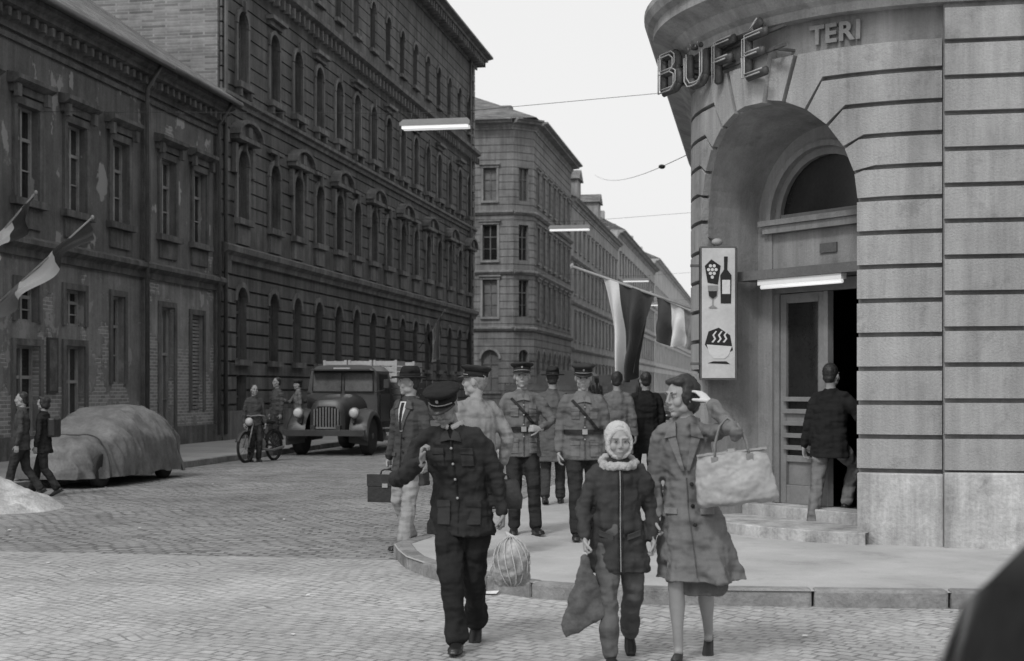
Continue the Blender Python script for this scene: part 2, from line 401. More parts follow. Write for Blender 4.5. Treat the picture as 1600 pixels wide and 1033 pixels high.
nb.obj('board',[gm('board_frame',.05),gm('board_paper',.1,.5,5)],NB)

# ================================================================== FURTHER BUILDINGS
def block(name,s0,s1,H,floors,sp,matW,matT,over=.7,roofh=3.5,corner=False,dorm=0,grooves=True,roofm=None):
    E=empty(name); W=MB(lm);G=MB(lm);F=MB(lm);T=MB(lm);R=MB(lm)
    def side(W,G,F,T,a,b):
        n=max(1,int((b-a)/sp)); st0=(b-a-(n-1)*sp)/2+a; ops=[]
        for (c,d,ar,w) in floors:
            for i in range(n):
                x=st0+i*sp; ops.append((x-w,x+w,c,d,w if ar else 0))
                T.box(x-w-.16,x+w+.16,.003,.14,c-.14,c)
                if ar: archivolt(T,x-w,x+w,d-w,w,.16,.08)
                else:
                    T.box(x-w-.18,x+w+.18,.003,.1,d+.02,d+.2); T.box(x-w-.26,x+w+.26,.003,.22,d+.202,d+.3)
                    T.box(x-w-.14,x-w,.003,.06,c,d); T.box(x+w,x+w+.14,.003,.06,c,d)
        gr=[(z,z+.06) for z in [.9+.5*i for i in range(int((H-1.2)/.5))]] if grooves else []
        facade(W,G,F,a,b,0,H,ops,gr,.04,.25)
        for z in [f[0]-.75 for f in floors[1:]]: T.profile([(.003,z-.2),(.1,z-.2),(.25,z-.05),(.25,z+.06),(.003,z+.1)],a-.002,b+.002)
        T.profile(CORN(H-.1,over),a-.002,b+.002)
    side(W,G,F,T,s0+(1.2 if corner else 0),s1)
    if corner:
        fm=lambda s,d,z: st(-15.17-1.2-s,s0-d,z)
        a=math.sqrt(2)*1.2
        ch=lambda s,d,z: st(-15.17-1.2*(1-s/a)+d*.7071,s0+1.2*(s/a)-d*.7071,z)
        for fn,L in ((fm,24),(ch,a)):
            w,g,f,t=MB(fn),MB(fn),MB(fn),MB(fn)
            if fn is fm: side(w,g,f,t,0,L)
            else:
                ops=[(a/2-.4,a/2+.4,c,d,.4 if ar else 0) for (c,d,ar,ww) in floors]
                facade(w,g,f,0,a,0,H,ops,[(z,z+.06) for z in [.9+.5*i for i in range(int((H-1.2)/.5))]],.04,.25)
                for z in [q[0]-.75 for q in floors[1:]]: t.profile([(.003,z-.2),(.1,z-.2),(.25,z-.05),(.25,z+.06),(.003,z+.1)],0,a)
                t.profile(CORN(H-.1,over),-.2,a+.2)
            w.obj('walls',[matW],E);g.obj('window_glass',GLASS,E);f.obj('window_frames',[FRAME],E);t.obj('stone_trim',[matT],E)
        R.add([(s0-.6,over-.5,H),(s1,over,H),(s1,-6,H+roofh),(s0+6,-6,H+roofh),(s0-.6,-25,H),(s0+6,-25,H+roofh)],[(0,1,2,3),(0,3,5,4)])
        W.quad((s1,0,0),(s1,-24,0),(s1,-24,H),(s1,0,H)); W.quad((s0,-25,0),(s1,-25,0),(s1,-25,H),(s0,-25,H))
        R.box(s0+9,s0+10,-7,-6,H+2,H+4.3,1); R.box(s0+15,s0+16,-5,-4,H+1.5,H+4,1)
    else:
        hull(W,s0,s1,12,0,H); gable_roof(R,s0,s1,12,H+.02,H+roofh,over)
        k=s0+5
        while k<s1-3:
            R.box(k,k+1.1,-4.4,-3.6,H+1.5,H+roofh+.9,1); k+=random.uniform(9,17)
    if dorm:
        k=s0+dorm
        for q in range(2):
            R.box(k,k+2.4,-3.0,.1,H+.1,H+2.0,1); R.prism([(k-.3,H+2.0),(k+2.7,H+2.0),(k+1.2,H+2.9)],.3,-3.6); k+=15
    W.obj('walls',[matW],E);G.obj('window_glass',GLASS,E);F.obj('window_frames',[FRAME],E);T.obj('stone_trim',[matT],E);R.obj('roof',[roofm or TILE,matW],E)
B2=gm('corner_block_stucco',.19,.3,.7,.95,.4,12,.3);B2T=gm('corner_block_trim',.23,.3,1,.95,.4,12,.3)
B3=gm('plain_stucco',.28,.3,.6,.95,.3,9,.35);B4=gm('hazed_stucco',.36,.25,.5,.95,.3,9,.3);B5=gm('far_hazed_stucco',.45,.2,.4,.95,.3,9,.2)  # last two tones lightened: distance haze put into the base colour
block('corner_apartment_block',93.8,114.1,19.6,[(1.4,4.2,1,.6),(6.4,8.9,0,.5),(10.2,12.6,0,.5),(14.2,16.4,0,.45)],2.6,B2,B2T,.95,3.2,corner=True)
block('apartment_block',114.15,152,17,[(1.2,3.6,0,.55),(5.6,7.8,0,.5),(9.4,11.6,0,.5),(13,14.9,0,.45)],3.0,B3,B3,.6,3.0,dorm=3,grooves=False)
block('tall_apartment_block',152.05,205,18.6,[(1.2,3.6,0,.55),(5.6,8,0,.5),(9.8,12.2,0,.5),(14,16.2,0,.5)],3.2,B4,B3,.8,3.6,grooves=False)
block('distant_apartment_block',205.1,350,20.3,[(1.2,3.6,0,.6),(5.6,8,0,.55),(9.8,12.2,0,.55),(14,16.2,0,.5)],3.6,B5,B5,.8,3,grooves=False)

# ================================================================== CORNER BUILDING
CU,CV,RR=1.78,16.37,2.5; LL=RR*pi/4
def cm(s,d,z):
    if s>LL: u,v=CU+(s-LL),CV-RR-d
    elif s<-LL: u,v=CU-RR-d,CV+(-s-LL)
    else:
        a=pi/4+s/RR; u,v=CU-(RR+d)*cos(a),CV-(RR+d)*sin(a)
    return st(u,v,z)
def pm(w,d,z,q=1.62):
    r=.70710678; u=CU-(q+d)*r+w*r; v=CV-(q+d)*r-w*r
    return st(u,v,z)
DOORP=gm('door_paint',.2,.2,3,.6,.2)
def corner_building():
    E=empty('corner_building')
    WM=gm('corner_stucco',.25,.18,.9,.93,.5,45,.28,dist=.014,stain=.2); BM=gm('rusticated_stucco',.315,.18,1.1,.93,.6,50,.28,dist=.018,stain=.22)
    PL=gm('plinth_stone',.4,.35,1.6,.9,.5,30,.35,dist=.02,stain=.35); DK=gm('interior_shade',.03,.3,1)  # room walls near black: doorway shade put into the colour
    W=MB(cm); ZS=3.4; A=1.083; n=20
    ex=[-LL+.2*i for i in range(int(2*LL/.2)+1)]+[LL,-12.2,12]
    G=MB(cm);F=MB(cm)
    ups=[(x-.55,x+.55,7.2,9.8) for x in (-10,-7,-4,3.6,6.6,9.6)]+[(x-.55,x+.55,1.6,3.9) for x in (-10,-7,-4.4)]+[(x-.6,x+.6,1.4,3.9) for x in (6.6,9.6)]+[(-.6,.6,7.2,9.8)]
    niche=(-A,A,.12,ZS+A)
    ops=ups+[niche]
    ss=sorted({round(x,4) for x in ex+[o[0] for o in ops]+[o[1] for o in ops]}); zz=sorted({0.,12.}|{round(o[2],4) for o in ops}|{round(o[3],4) for o in ops})
    for i in range(len(ss)-1):
        for j in range(len(zz)-1):
            a,b,c,d=ss[i],ss[i+1],zz[j],zz[j+1]
            if any(o[0]-1e-3<(a+b)/2<o[1]+1e-3 and o[2]<(c+d)/2<o[3] for o in ops): continue
            W.quad((a,0,c),(b,0,c),(b,0,d),(a,0,d))
    for o in ups:
        a,b,c,d=o
        W.quad((a,0,c),(a,-.25,c),(a,-.25,d),(a,0,d));W.quad((b,0,c),(b,-.25,c),(b,-.25,d),(b,0,d));W.quad((a,0,c),(b,0,c),(b,-.25,c),(a,-.25,c));W.quad((a,0,d),(b,0,d),(b,-.25,d),(a,-.25,d))
        G.quad((a,-.25,c),(b,-.25,c),(b,-.25,d),(a,-.25,d),0); F.box(a,b,-.24,-.18,c,c+.08);F.box(a,b,-.24,-.18,d-.08,d);F.box(a,a+.08,-.24,-.19,c+.08,d-.08);F.box(b-.08,b,-.24,-.19,c+.08,d-.08);F.box((a+b)/2-.04,(a+b)/2+.04,-.24,-.19,c+.08,d-.08)
    AO=[(-A*cos(pi*i/n),ZS+A*sin(pi*i/n)) for i in range(n+1)]
    AI=[(-.95*cos(pi*i/n),ZS+.95*sin(pi*i/n)) for i in range(n+1)]
    for i in range(n):
        p,q=AO[i],AO[i+1]; top=ZS+A
        W.quad((p[0],0,p[1]),(q[0],0,q[1]),(q[0],0,top),(p[0],0,top))
    O=[(-A,.12)]+[(-A,1.2),(-A,2.3)]+AO+[(A,2.3),(A,1.2),(A,.12)]; I=[(-.95,.12),(-.95,1.2),(-.95,2.3)]+AI+[(.95,2.3),(.95,1.2),(.95,.12)]
    So=MB()
    for i in range(len(O)-1):
        So.add([cm(O[i][0],0,O[i][1]),cm(O[i+1][0],0,O[i+1][1]),pm(I[i+1][0],0,I[i+1][1]),pm(I[i][0],0,I[i][1])],[(0,1,2,3)],0,False)
    NW=MB(pm)
    NW.box(-.95,-.74,-.15,0,.12,ZS);NW.box(.74,.95,-.15,0,.12,ZS)
    for i in range(n):
        p0,p1=pi*i/n,pi*(i+1)/n
        NW.prism([(-.74*cos(p0),ZS+.74*sin(p0)),(-.74*cos(p1),ZS+.74*sin(p1)),(-.95*cos(p1),ZS+.95*sin(p1)),(-.95*cos(p0),ZS+.95*sin(p0))],-.15,0)
        NW.prism([(-.74*cos(p0),ZS+.74*sin(p0)),(-.74*cos(p1),ZS+.74*sin(p1)),(-.8*cos(p1),ZS+.8*sin(p1)),(-.8*cos(p0),ZS+.8*sin(p0))],.002,.035)
    NW.box(-.82,.82,-.1,.07,3.28,3.36);NW.box(-.86,.86,-.1,.1,3.362,3.42);NW.box(-.74,.74,-.13,-.02,2.9,3.278)
    NW.box(-.05,.18,-.02,.0,3.02,3.12,1)
    NW.box(-.9,.9,.003,.36,2.76,2.86,2)
    lun=MB(pm); m=16
    lun.add([(0,-.1,3.42)]+[(-.74*cos(pi*i/m),-.1,3.42+.72*sin(pi*i/m)) for i in range(m+1)],[(0,i+1,i+2) for i in range(m)])
    fr=MB(pm)
    for i in range(m):
        p0,p1=pi*i/m,pi*(i+1)/m
        fr.prism([(-.66*cos(p0),3.42+.64*sin(p0)),(-.66*cos(p1),3.42+.64*sin(p1)),(-.74*cos(p1),3.42+.72*sin(p1)),(-.74*cos(p0),3.42+.72*sin(p0))],-.095,-.04)
    fr.box(-.66,.66,-.095,-.05,3.42,3.48)
    dm=MB(pm)
    z0,z1=.36,2.62
    dm.box(-.74,.74,-.13,-.04,2.63,2.755)
    dm.box(-.74,-.67,-.13,-.03,z0,2.628); dm.box(.67,.74,-.13,-.03,z0,2.628); dm.box(-.03,.03,-.125,-.035,z0,2.628)
    for a in (-.665,-.12): dm.box(a,a+.085,-.11,-.055,z0,z1)
    dm.box(-.58,-.12,-.11,-.055,z0,z0+.2);dm.box(-.58,-.12,-.11,-.055,z0+.86,z0+.98);dm.box(-.58,-.12,-.11,-.055,z1-.1,z1);dm.box(-.58,-.12,-.11,-.055,z0+.45,z0+.52)
    dm.box(-.58,-.12,-.1,-.09,z0+.2,z0+.45)
    for k in range(5): dm.box(-.6,-.1,-.06,-.015,z0+.58+k*.13,z0+.63+k*.13)
    dg=MB(pm); dg.box(-.58,-.12,-.09,-.085,z0+.52,z1-.1)
    dm.box(.60,.655,-.75,-.13,z0,z1)
    hd=MB(pm); hd.tube([(-.08,-.03,1.38),(-.08,.01,1.38),(-.14,.015,1.38)],.011)
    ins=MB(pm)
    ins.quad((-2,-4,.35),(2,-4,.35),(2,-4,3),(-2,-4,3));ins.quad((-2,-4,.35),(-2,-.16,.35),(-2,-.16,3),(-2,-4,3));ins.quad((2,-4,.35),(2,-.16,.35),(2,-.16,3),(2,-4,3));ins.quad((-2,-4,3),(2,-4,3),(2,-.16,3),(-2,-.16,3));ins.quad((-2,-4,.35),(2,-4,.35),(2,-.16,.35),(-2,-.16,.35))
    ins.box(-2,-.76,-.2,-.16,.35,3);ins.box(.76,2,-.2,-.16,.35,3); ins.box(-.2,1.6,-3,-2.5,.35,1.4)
    stp=MB(pm); stp.box(-.948,.948,-.15,.25,.1,.355)
    cs=MB(); k=16; top=[];bot=[]
    for i in range(k+1):
        s=-1.2+2.4*i/k; top.append(cm(s,.22,.235)); bot.append(cm(s,.22,.1))
    inn=[pm(.95-1.9*i/k,.1,.235) for i in range(k+1)]
    cs.add(top+bot+inn,[tuple(range(k+1))+tuple(range(2*k+2,3*k+3))]+[(i,i+1,k+2+i,k+1+i) for i in range(k)])
    P=MB(cm)
    for a,b in ((A+.01,1.86),(-12,-A-.01)):
        P.block([(a,.1),(b,.1),(b,.80),(a,.80)],-.05,.1,n=8 if a>0 else 60)
    P.block([(1.862,.1),(11,.1),(11,.82),(1.862,.82)],-.05,.19,n=8)
    B=MB(cm); g=.022; pitch=(ZS-.82)/8
    for k in range(8):
        a,b=.82+k*pitch+g,.82+(k+1)*pitch-g
        B.block([(A+.005,a),(1.85,a),(1.85,b),(A+.005,b)],-.02,.075,n=5)
        B.block([(-12,a),(-A-.005,a),(-A-.005,b),(-12,b)],-.02,.075,n=60)
    zk=[ZS+.3*k for k in range(6)]; ph=[0,14,28,43,58,72]
    for sg in (1,-1):
        for k in range(5):
            p0,p1=rad(ph[k]+.9),rad(ph[k+1]-.9); za,zb=zk[k]+g,zk[k+1]-g
            Ra=A+.01
            i0=(sg*Ra*cos(p0),ZS+Ra*sin(p0)); i1=(sg*Ra*cos(p1),ZS+Ra*sin(p1))
            o0=(sg*(1.33 if k==0 else (za-ZS)/math.tan(rad(ph[k]+.4))),za); o1=(sg*(zb-ZS)/math.tan(rad(ph[k+1]-.4)),zb)
            e=sg*(1.85 if sg>0 else 1.95)
            B.block([i0,o0,o1,i1],-.02,.075,n=4,m=2)
            B.block([o0,(e,za),(e,zb),o1],-.02,.0755,n=4)
            if sg<0: B.block([(e,za),(-12,za),(-12,zb),(e,zb)],-.02,.0755,n=40)
    for a,b in ((73,84),(96,107)):
        p0,p1=rad(a+.6),rad(b-.6); Ra=A+.01
        B.block([(Ra*cos(p0),ZS+Ra*sin(p0)),((4.9-ZS)/math.tan(p0),4.88),((4.9-ZS)/math.tan(p1),4.88),(Ra*cos(p1),ZS+Ra*sin(p1))],-.02,.075,n=4,m=2)
    B.block([((A-.02)*cos(rad(84)),ZS+(A-.02)*sin(rad(84))),(.19,4.96),(-.19,4.96),((A-.02)*cos(rad(96)),ZS+(A-.02)*sin(rad(96)))],-.02,.13,n=4,m=2)
    B2_=MB(cm); B2_.block([(1.86,.82),(11,.82),(11,5.2),(1.86,5.2)],-.02,.09,n=6)
    for k in range(13):
        a=.82+k*.3337+g; b=a+.3337-2*g
        B.block([(1.865,a),(5.6,a),(5.6,b),(1.865,b)],.0,.17,n=6)
        B.block([(8.0,a),(8.6,a),(8.6,b),(8.0,b)],.0,.17,n=2)
    K=MB(cm)
    K.profile([(-.02,5.2),(.14,5.2),(.16,5.28),(.22,5.32),(.3,5.42),(.46,5.5),(.5,5.52),(.5,5.62),(.56,5.66),(.6,5.74),(.6,5.8),(.1,5.95),(-.02,5.95)],-12,11,n=130)
    K.profile([(-.02,11.6),(.2,11.6),(.6,11.9),(.7,12.1),(-.02,12.2)],-12,11,n=130)
    for o in ups: K.profile([(.0,o[2]-.16),(.18,o[2]-.16),(.18,o[2]-.002),(0,o[2]-.002)],o[0]-.15,o[1]+.15,n=4)
    rf=[cm(-12+23*i/60,0,12.2) for i in range(61)]; far=[st(11,26,12.2)]
    RF=MB(); RF.add(rf+far,[tuple(range(62))])
    BK=MB(st); BK.quad((11,13.87,0),(11,27,0),(11,27,12),(11,13.87,12)); BK.quad((-.72,26.4,0),(11,27,0),(11,27,12),(-.72,26.4,12))
    W.obj('curved_wall',[WM],E);So.obj('portal_splay',[WM],E);NW.obj('portal_wall',[WM,gm('plaque',.1),gm('canopy_paint',.12)],E)
    G.obj('window_glass',GLASS,E);F.obj('window_frames',[FRAME],E)
    lun.obj('fanlight_glass',[GLASS[0]],E);fr.obj('fanlight_frame',[DOORP],E)
    dm.obj('door_frame_and_leaves',[DOORP],E,bevel=.006);dg.obj('door_glass',[GLASS[0]],E);hd.obj('door_handle',[CHR],E)
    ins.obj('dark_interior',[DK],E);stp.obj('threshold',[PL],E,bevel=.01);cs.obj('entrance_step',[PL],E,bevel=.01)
    P.obj('plinth',[PL],E,bevel=.015);B.obj('rusticated_blocks',[BM],E,bevel=.016);B2_.obj('pilaster_back',[WM],E);K.obj('cornice',[BM],E);RF.obj('roof',[TILE],E);BK.obj('rear_walls',[WM],E)
    LM=gm('letter_paint',.2)
    for ch,s in zip('TERI',(.68,.82,.97,1.09)):
        cu=bpy.data.curves.new('letter','FONT'); cu.body=ch; cu.size=.25; cu.extrude=.018; cu.align_x='CENTER'; cu.offset=.008; cu.materials.append(LM)
        o=bpy.data.objects.new('wall_letter_'+ch,cu); bpy.context.scene.collection.objects.link(o); o.parent=E
        p=V(cm(s,.03,4.955)); q=V(cm(s,1.03,4.955)); nrm=(q-p).normalized(); x=V((0,0,1)).cross(nrm).normalized()
        o.matrix_world=Matrix.Translation(p)@Matrix((x,V((0,0,1)),nrm)).transposed().to_4x4()
corner_building()
E=empty('fluorescent_door_lamp'); L=MB(pm); L.box(-.62,.55,.26,.34,2.70,2.758); L.tube([(-.6,.3,2.68),(.53,.3,2.68)],.022,1)
TUBE,nt,b=newmat('tube_glow'); b.inputs['Base Color'].default_value=(.9,.9,.9,1); b.inputs['Emission Color'].default_value=(1,1,1,1); b.inputs['Emission Strength'].default_value=.5
L.obj('housing_and_tube',[WHITE,TUBE],E)
def neon():
    E=empty('neon_sign'); S={
     'B':[[(0,0),(0,1)],[(0,1),(.45,1),(.58,.88),(.58,.64),(.45,.53),(0,.53)],[(.45,.53),(.62,.42),(.62,.12),(.48,0),(0,0)]],
     'U':[[(0,.84),(0,.2),(.12,.02),(.3,0),(.48,.02),(.6,.2),(.6,.84)],[(.16,1.02),(.16,1.08)],[(.44,1.02),(.44,1.08)]],
     'F':[[(0,0),(0,1),(.58,1)],[(0,.54),(.46,.54)]],
     'E':[[(.58,0),(0,0),(0,1),(.58,1)],[(0,.54),(.48,.54)],[(.22,1.16),(.42,1.3)]]}
    p0=V(cm(-1.62,.4,0)); p1=V(cm(.45,.34,0)); t=(p1-p0); Ln=t.length; t.normalize(); nr=V((t.y,-t.x,0))
    if nr.y>0: nr=-nr
    fnn=lambda s,d,z: p0+t*s+nr*d+V((0,0,z))
    ch=MB(fnn);tb=MB(fnn);rack=MB(fnn); h=.39; w=.58*Ln/2.45
    for i,(c,zb) in enumerate((('B',4.9),('U',4.85),('F',4.79),('E',4.73))):
        s0=.04+i*Ln/4
        for pl in S[c]:
            P=[(s0+x*w,.0,zb+y*h) for x,y in pl]
            r=.026 if len(pl)==2 and pl[0][1]>1 else .036
            for j in range(len(P)-1): ch.loft([(P[j],r,.05),(P[j+1],r,.05)],xref=(.3,1,.1),n=8,round_=True)
            for of in (-.022,.022): tb.loft([((p[0]+of,.065,p[2]+of*.7),.008,.008) for p in P],xref=(.3,1,.1),n=6,round_=False)
        for q in (.1,.35): rack.box(s0+q,s0+q+.025,-.42,-.05,zb+.2,zb+.225)
    rack.box(0,Ln,-.09,-.06,4.93,4.96);rack.box(0,Ln,-.09,-.06,5.12,5.15)
    ch.obj('channel_letters',[gm('letter_metal',.07,.3,3,.5)],E);tb.obj('glass_tubes',[gm('neon_tube_glass',.4,.1,3,.2)],E);rack.obj('rack',[METAL],E)
neon()
def signboard():
    E=empty('restaurant_signboard'); x0,x1,y,z0,z1=2.03,2.385,15.2,1.71,3.1
    W_=MB(); W_.box(x0,x1,y,y+.07,z0,z1,0); W_.box(x0-.02,x1+.02,y+.01,y+.06,z0-.02,z0,1);W_.box(x0-.02,x1+.02,y+.01,y+.06,z1,z1+.02,1);W_.box(x0-.02,x0,y+.01,y+.06,z0,z1,1);W_.box(x1,x1+.02,y+.01,y+.06,z0,z1,1)
    W_.box(x0-.12,x0-.02,y+.03,y+.05,2.9,2.93,1);W_.box(x0-.12,x0-.02,y+.03,y+.05,1.85,1.88,1)
    W_.obj('board',[gm('sign_white',.5,.14,3,.5,.05),METAL],E,bevel=.004)
    a=MB(lambda s,d,z:(x0+s,y-d,z0+z))
    a.prism([(.03,1.2),(.1,1.27),(.2,1.2),(.17,1.0),(.06,1.02)],.002,.004)
    a.prism([(.2,.8),(.31,.8),(.315,1.1),(.27,1.16),(.275,1.3),(.235,1.3),(.235,1.16),(.195,1.1)],.0045,.006)
    a.prism([(.215,.9),(.3,.9),(.3,1.05),(.215,1.05)],.0065,.008,1)
    for i,(gx,gz) in enumerate([(.09,1.2),(.13,1.2),(.07,1.16),(.11,1.16),(.15,1.16),(.09,1.12),(.13,1.12),(.11,1.08)]):
        a.prism([(gx+.018*cos(t*pi/4),gz+.018*sin(t*pi/4)) for t in range(8)],.0045,.006,1)
    a.prism([(.06,.99),(.17,.99),(.16,.88),(.12,.84),(.12,.78),(.165,.75),(.065,.75),(.11,.78),(.11,.84),(.07,.88)],.0085,.010,2)
    a.prism([(.07,.93),(.16,.93),(.155,.88),(.12,.85),(.11,.85),(.075,.88)],.0105,.012)
    a.prism([(.03,.36),(.07,.5),(.18,.54),(.3,.46),(.33,.3),(.22,.24),(.1,.26)],.002,.004)
    a.prism([(.05,.36),(.32,.34),(.28,.24),(.24,.21),(.13,.21),(.08,.26)],.0045,.006,1)
    a.prism([(.12,.18),(.26,.18),(.3,.15),(.06,.16)],.002,.004)
    for q in (.12,.18,.24):
        a.prism([(q,.38),(q+.03,.42),(q+.01,.46),(q+.04,.5),(q+.025,.505),(q-.01,.46),(q+.01,.42),(q-.02,.385)],.0045,.006,1)
    a.obj('painted_motifs',[gm('sign_black',.025,.1),gm('sign_paint_white',.6,.05),gm('sign_paint_grey',.25,.1)],E)
signboard()
E=empty('wall_lamp'); m=MB(); m.ell((2.2,15.25,3.17),(.06,.06,.04)); m.tube([(2.2,15.25,3.2),(2.12,15.4,3.24)],.012,1); m.obj('lamp_head',[gm('lamp_housing',.3,.1),METAL],E)
rm=lambda s,d,z: st(-.72-d,s,z)
E=empty('side_apartment_house'); W=MB(rm);G=MB(rm);F=MB(rm);T=MB(rm)
ops=[(x-.5,x+.5,c,d) for x in [29+2.8*i for i in range(40)] for c,d in ((1.6,3.8),(6,8.2),(9.6,11.8))]
facade(W,G,F,26.45,142,0,13.5,ops,[],0,.2); hull(W,26.45,142,12,0,13.5); T.profile(CORN(13.4,.6),26.45,142)
gable_roof(T,26.45,142,12,13.6,16.5,.6)
W.obj('walls',[B3],E);G.obj('window_glass',GLASS,E);F.obj('window_frames',[FRAME],E);T.obj('cornice_and_roof',[B3],E)

# ================================================================== GROUND
COB=cobblemat('street_cobbles',.28,.2,.13,.6,.3,.022,1.,.04)
COB2=cobblemat('crossing_setts',.39,.12,.1,.9,.16,.01,.6,.016,.5,.75,.5)
SIDE=gm('asphalt_pavement',.41,.18,1.1,.9,.6,60,0,dist=.008,stain=.14); KERB=gm('kerb_granite',.22,.4,3,.85,.7,30,stain=.3); LSIDE=gm('left_pavement',.32,.2,.7,.9,.5,40,dist=.01)
m=MB(); m.quad((-900,-300,-.03),(900,-300,-.03),(900,1500,-.03),(-900,1500,-.03)); m.obj('ground',[gm('ground_earth',.2,.2,.05)])
m=MB(st); m.quad((-14,12.8,0),(-2,12.8,0),(-2,420,0),(-14,420,0)); m.quad((-60,76,.0),(-14.01,76,.0),(-14.01,93,.0),(-60,93,.0)); m.obj('street',[COB])
m=MB(st); m.quad((-80,-12,.004),(80,-12,.004),(80,12.85,.004),(-80,12.85,.004)); m.obj('cross_street',[COB2])
def pavement(name,outline,kerbpath,mat,z=.12):
    E=empty(name); s=MB(); n=len(outline)
    s.add([(x,y,z) for x,y in outline],[tuple(range(n))]); s.obj('surface',[mat],E)
    k=MB(); w=.16
    P=[V((x,y,0)) for x,y in kerbpath]
    for i in range(len(P)-1):
        a,b=P[i],P[i+1]; L=(b-a).length; cnt=max(1,round(L/.7)) if L<60 else 60; t=(b-a)/L; nr=V((-t.y,t.x,0))
        for j in range(cnt):
            p=a+t*(L*j/cnt+.007); q=a+t*(L*(j+1)/cnt-.007); zt=z+.006+random.uniform(-.004,.012); zb=-.02
            vs=[p,q,q+nr*w,p+nr*w]; fs=[(0,1,2,3),(4,5,6,7),(0,1,5,4),(1,2,6,5),(2,3,7,6),(3,0,4,7)]
            o1=random.uniform(-.018,.018)
            k.add([(v.x-nr.x*o1,v.y-nr.y*o1,zb) for v in vs]+[(v.x-nr.x*o1,v.y-nr.y*o1,zt) for v in vs],fs)
    k.obj('kerb',[KERB],E,bevel=.022); return E
S2=lambda u,v: st(u,v,0)[:2]
lo=[S2(-11.6,350),S2(-11.6,15.5),S2(-12.1,14.4),S2(-13.2,13.9),S2(-70,13.9),S2(-70,18),S2(-40,18),S2(-15.3,18),S2(-15.3,350)]
pavement('pavement',lo,[S2(-11.6,350),S2(-11.6,77)]+[S2(-11.6,77-1e-3),S2(-11.6,15.5),S2(-12.1,14.4),S2(-13.2,13.9),S2(-30,13.9)],LSIDE)
kp=[S2(-3.3,350),S2(-3.3,60),S2(-3.3,14.6),(-1.12,13.5),(-1.04,13.0),(-.93,12.5),(-.76,12.1),(-.52,11.66),(-.2,11.2),(.145,10.85),(.62,10.6),(1.22,10.46),(2.2,10.38),(3.17,10.3),(12,9.2)]
pavement('corner_pavement',kp+[(14,9.0),(16,14),S2(8,20),S2(-.6,20),S2(-.6,350)],kp,SIDE)
def pile():
    m=MB(); n=60; vs=[];fs=[]
    for i in range(n+1):
        for j in range(n+1):
            x=(i/n-.5)*3.0;y=(j/n-.5)*2.6; r=math.hypot(x/1.35,y/1.15)+.18*noise.noise(V((x*1.5,y*1.5,8)))
            h=.55*max(0,1-r)**.8+(.1*noise.noise(V((x*4,y*4,2)))+.05*noise.noise(V((x*14,y*14,5))))*max(0,min(1,1.15-r))
            vs.append((-7.35+x,18.9+y,h-.02))
    for i in range(n):
        for j in range(n): a=i*(n+1)+j; fs.append((a,a+1,a+n+2,a+n+1))
    m.add(vs,fs,0,True); m.obj('sand_pile',[gm('pale_sand',.46,.4,3,.95,1.,30,stain=.3)],recalc=False)
pile()
def litter():
    m=MB(); rs=random.Random(3)
    for i in range(46):
        x,y=rs.uniform(-8,4),rs.uniform(9,26); u=x*C_-y*S_
        z=.126 if (u>-3.2 and y>11.2) else .01
        if -1<x<2.2 and y<11.2: z=.012
        if y<11.2 and x>2: continue
        r=rs.uniform(.012,.035); a=rs.uniform(0,6)
        m.add([(x+r*cos(a+k*1.57)*rs.uniform(.6,1.3),y+r*sin(a+k*1.57),z+rs.uniform(0,.012)) for k in range(4)],[(0,1,2,3)])
    m.add([(-.27,11.0,.012),(-.12,10.95,.02),(-.1,11.05,.03),(-.24,11.12,.014)],[(0,1,2,3)])
    m.obj('paper_scraps',[gm('scrap_paper',.6,.3,3)],recalc=False)
litter()

# ================================================================== STREET LAMPS / WIRES
for i,(u,v,z) in enumerate([(-6.45,27.9,6.85),(-6.5,48.5,7.05),(-6.7,77,7.4),(-6.8,96,7.2),(-6.8,122,7.2)]):
    E=empty('hanging_street_lamp' if i==0 else 'hanging_street_lamp.%03d'%i); m=MB(st)
    m.box(u-.72,u+.72,v-.14,v+.14,z+.03,z+.1,0); m.prism([(u-.72,z+.1),(u+.72,z+.1),(u+.66,z+.16),(u-.66,z+.16)],v-.1,v+.1,0)
    m.box(u-.68,u+.68,v-.12,v+.12,z-.03,z+.028,1)
    for q in (-.5,.5): m.tube([(u+q,v,z+.16),(u+q,v,z+.3)],.01,2)
    m.tube([(u-8.5,v,z+.6),(u-.5,v,z+.3),(u+.5,v,z+.3),(u+5.8,v,z+.6)],.0055,2,n=5)
    m.obj('fixture',[gm('lamp_housing',.3,.1),TUBE,gm('cable',.06)],E)
E=empty('overhead_cable'); m=MB(st)
pts=[]
a,b,sag=(-13,112,18.5),(-.8,27,6.3),.6
for i in range(13):
    t=i/12; pts.append((a[0]+(b[0]-a[0])*t,a[1]+(b[1]-a[1])*t,a[2]+(b[2]-a[2])*t-sag*4*t*(1-t)))
m.tube(pts,.009,0,5)
q=pts[10]; m.ell(q,(.1,.2,.06)); m.obj('cable',[gm('cable',.06)],E)

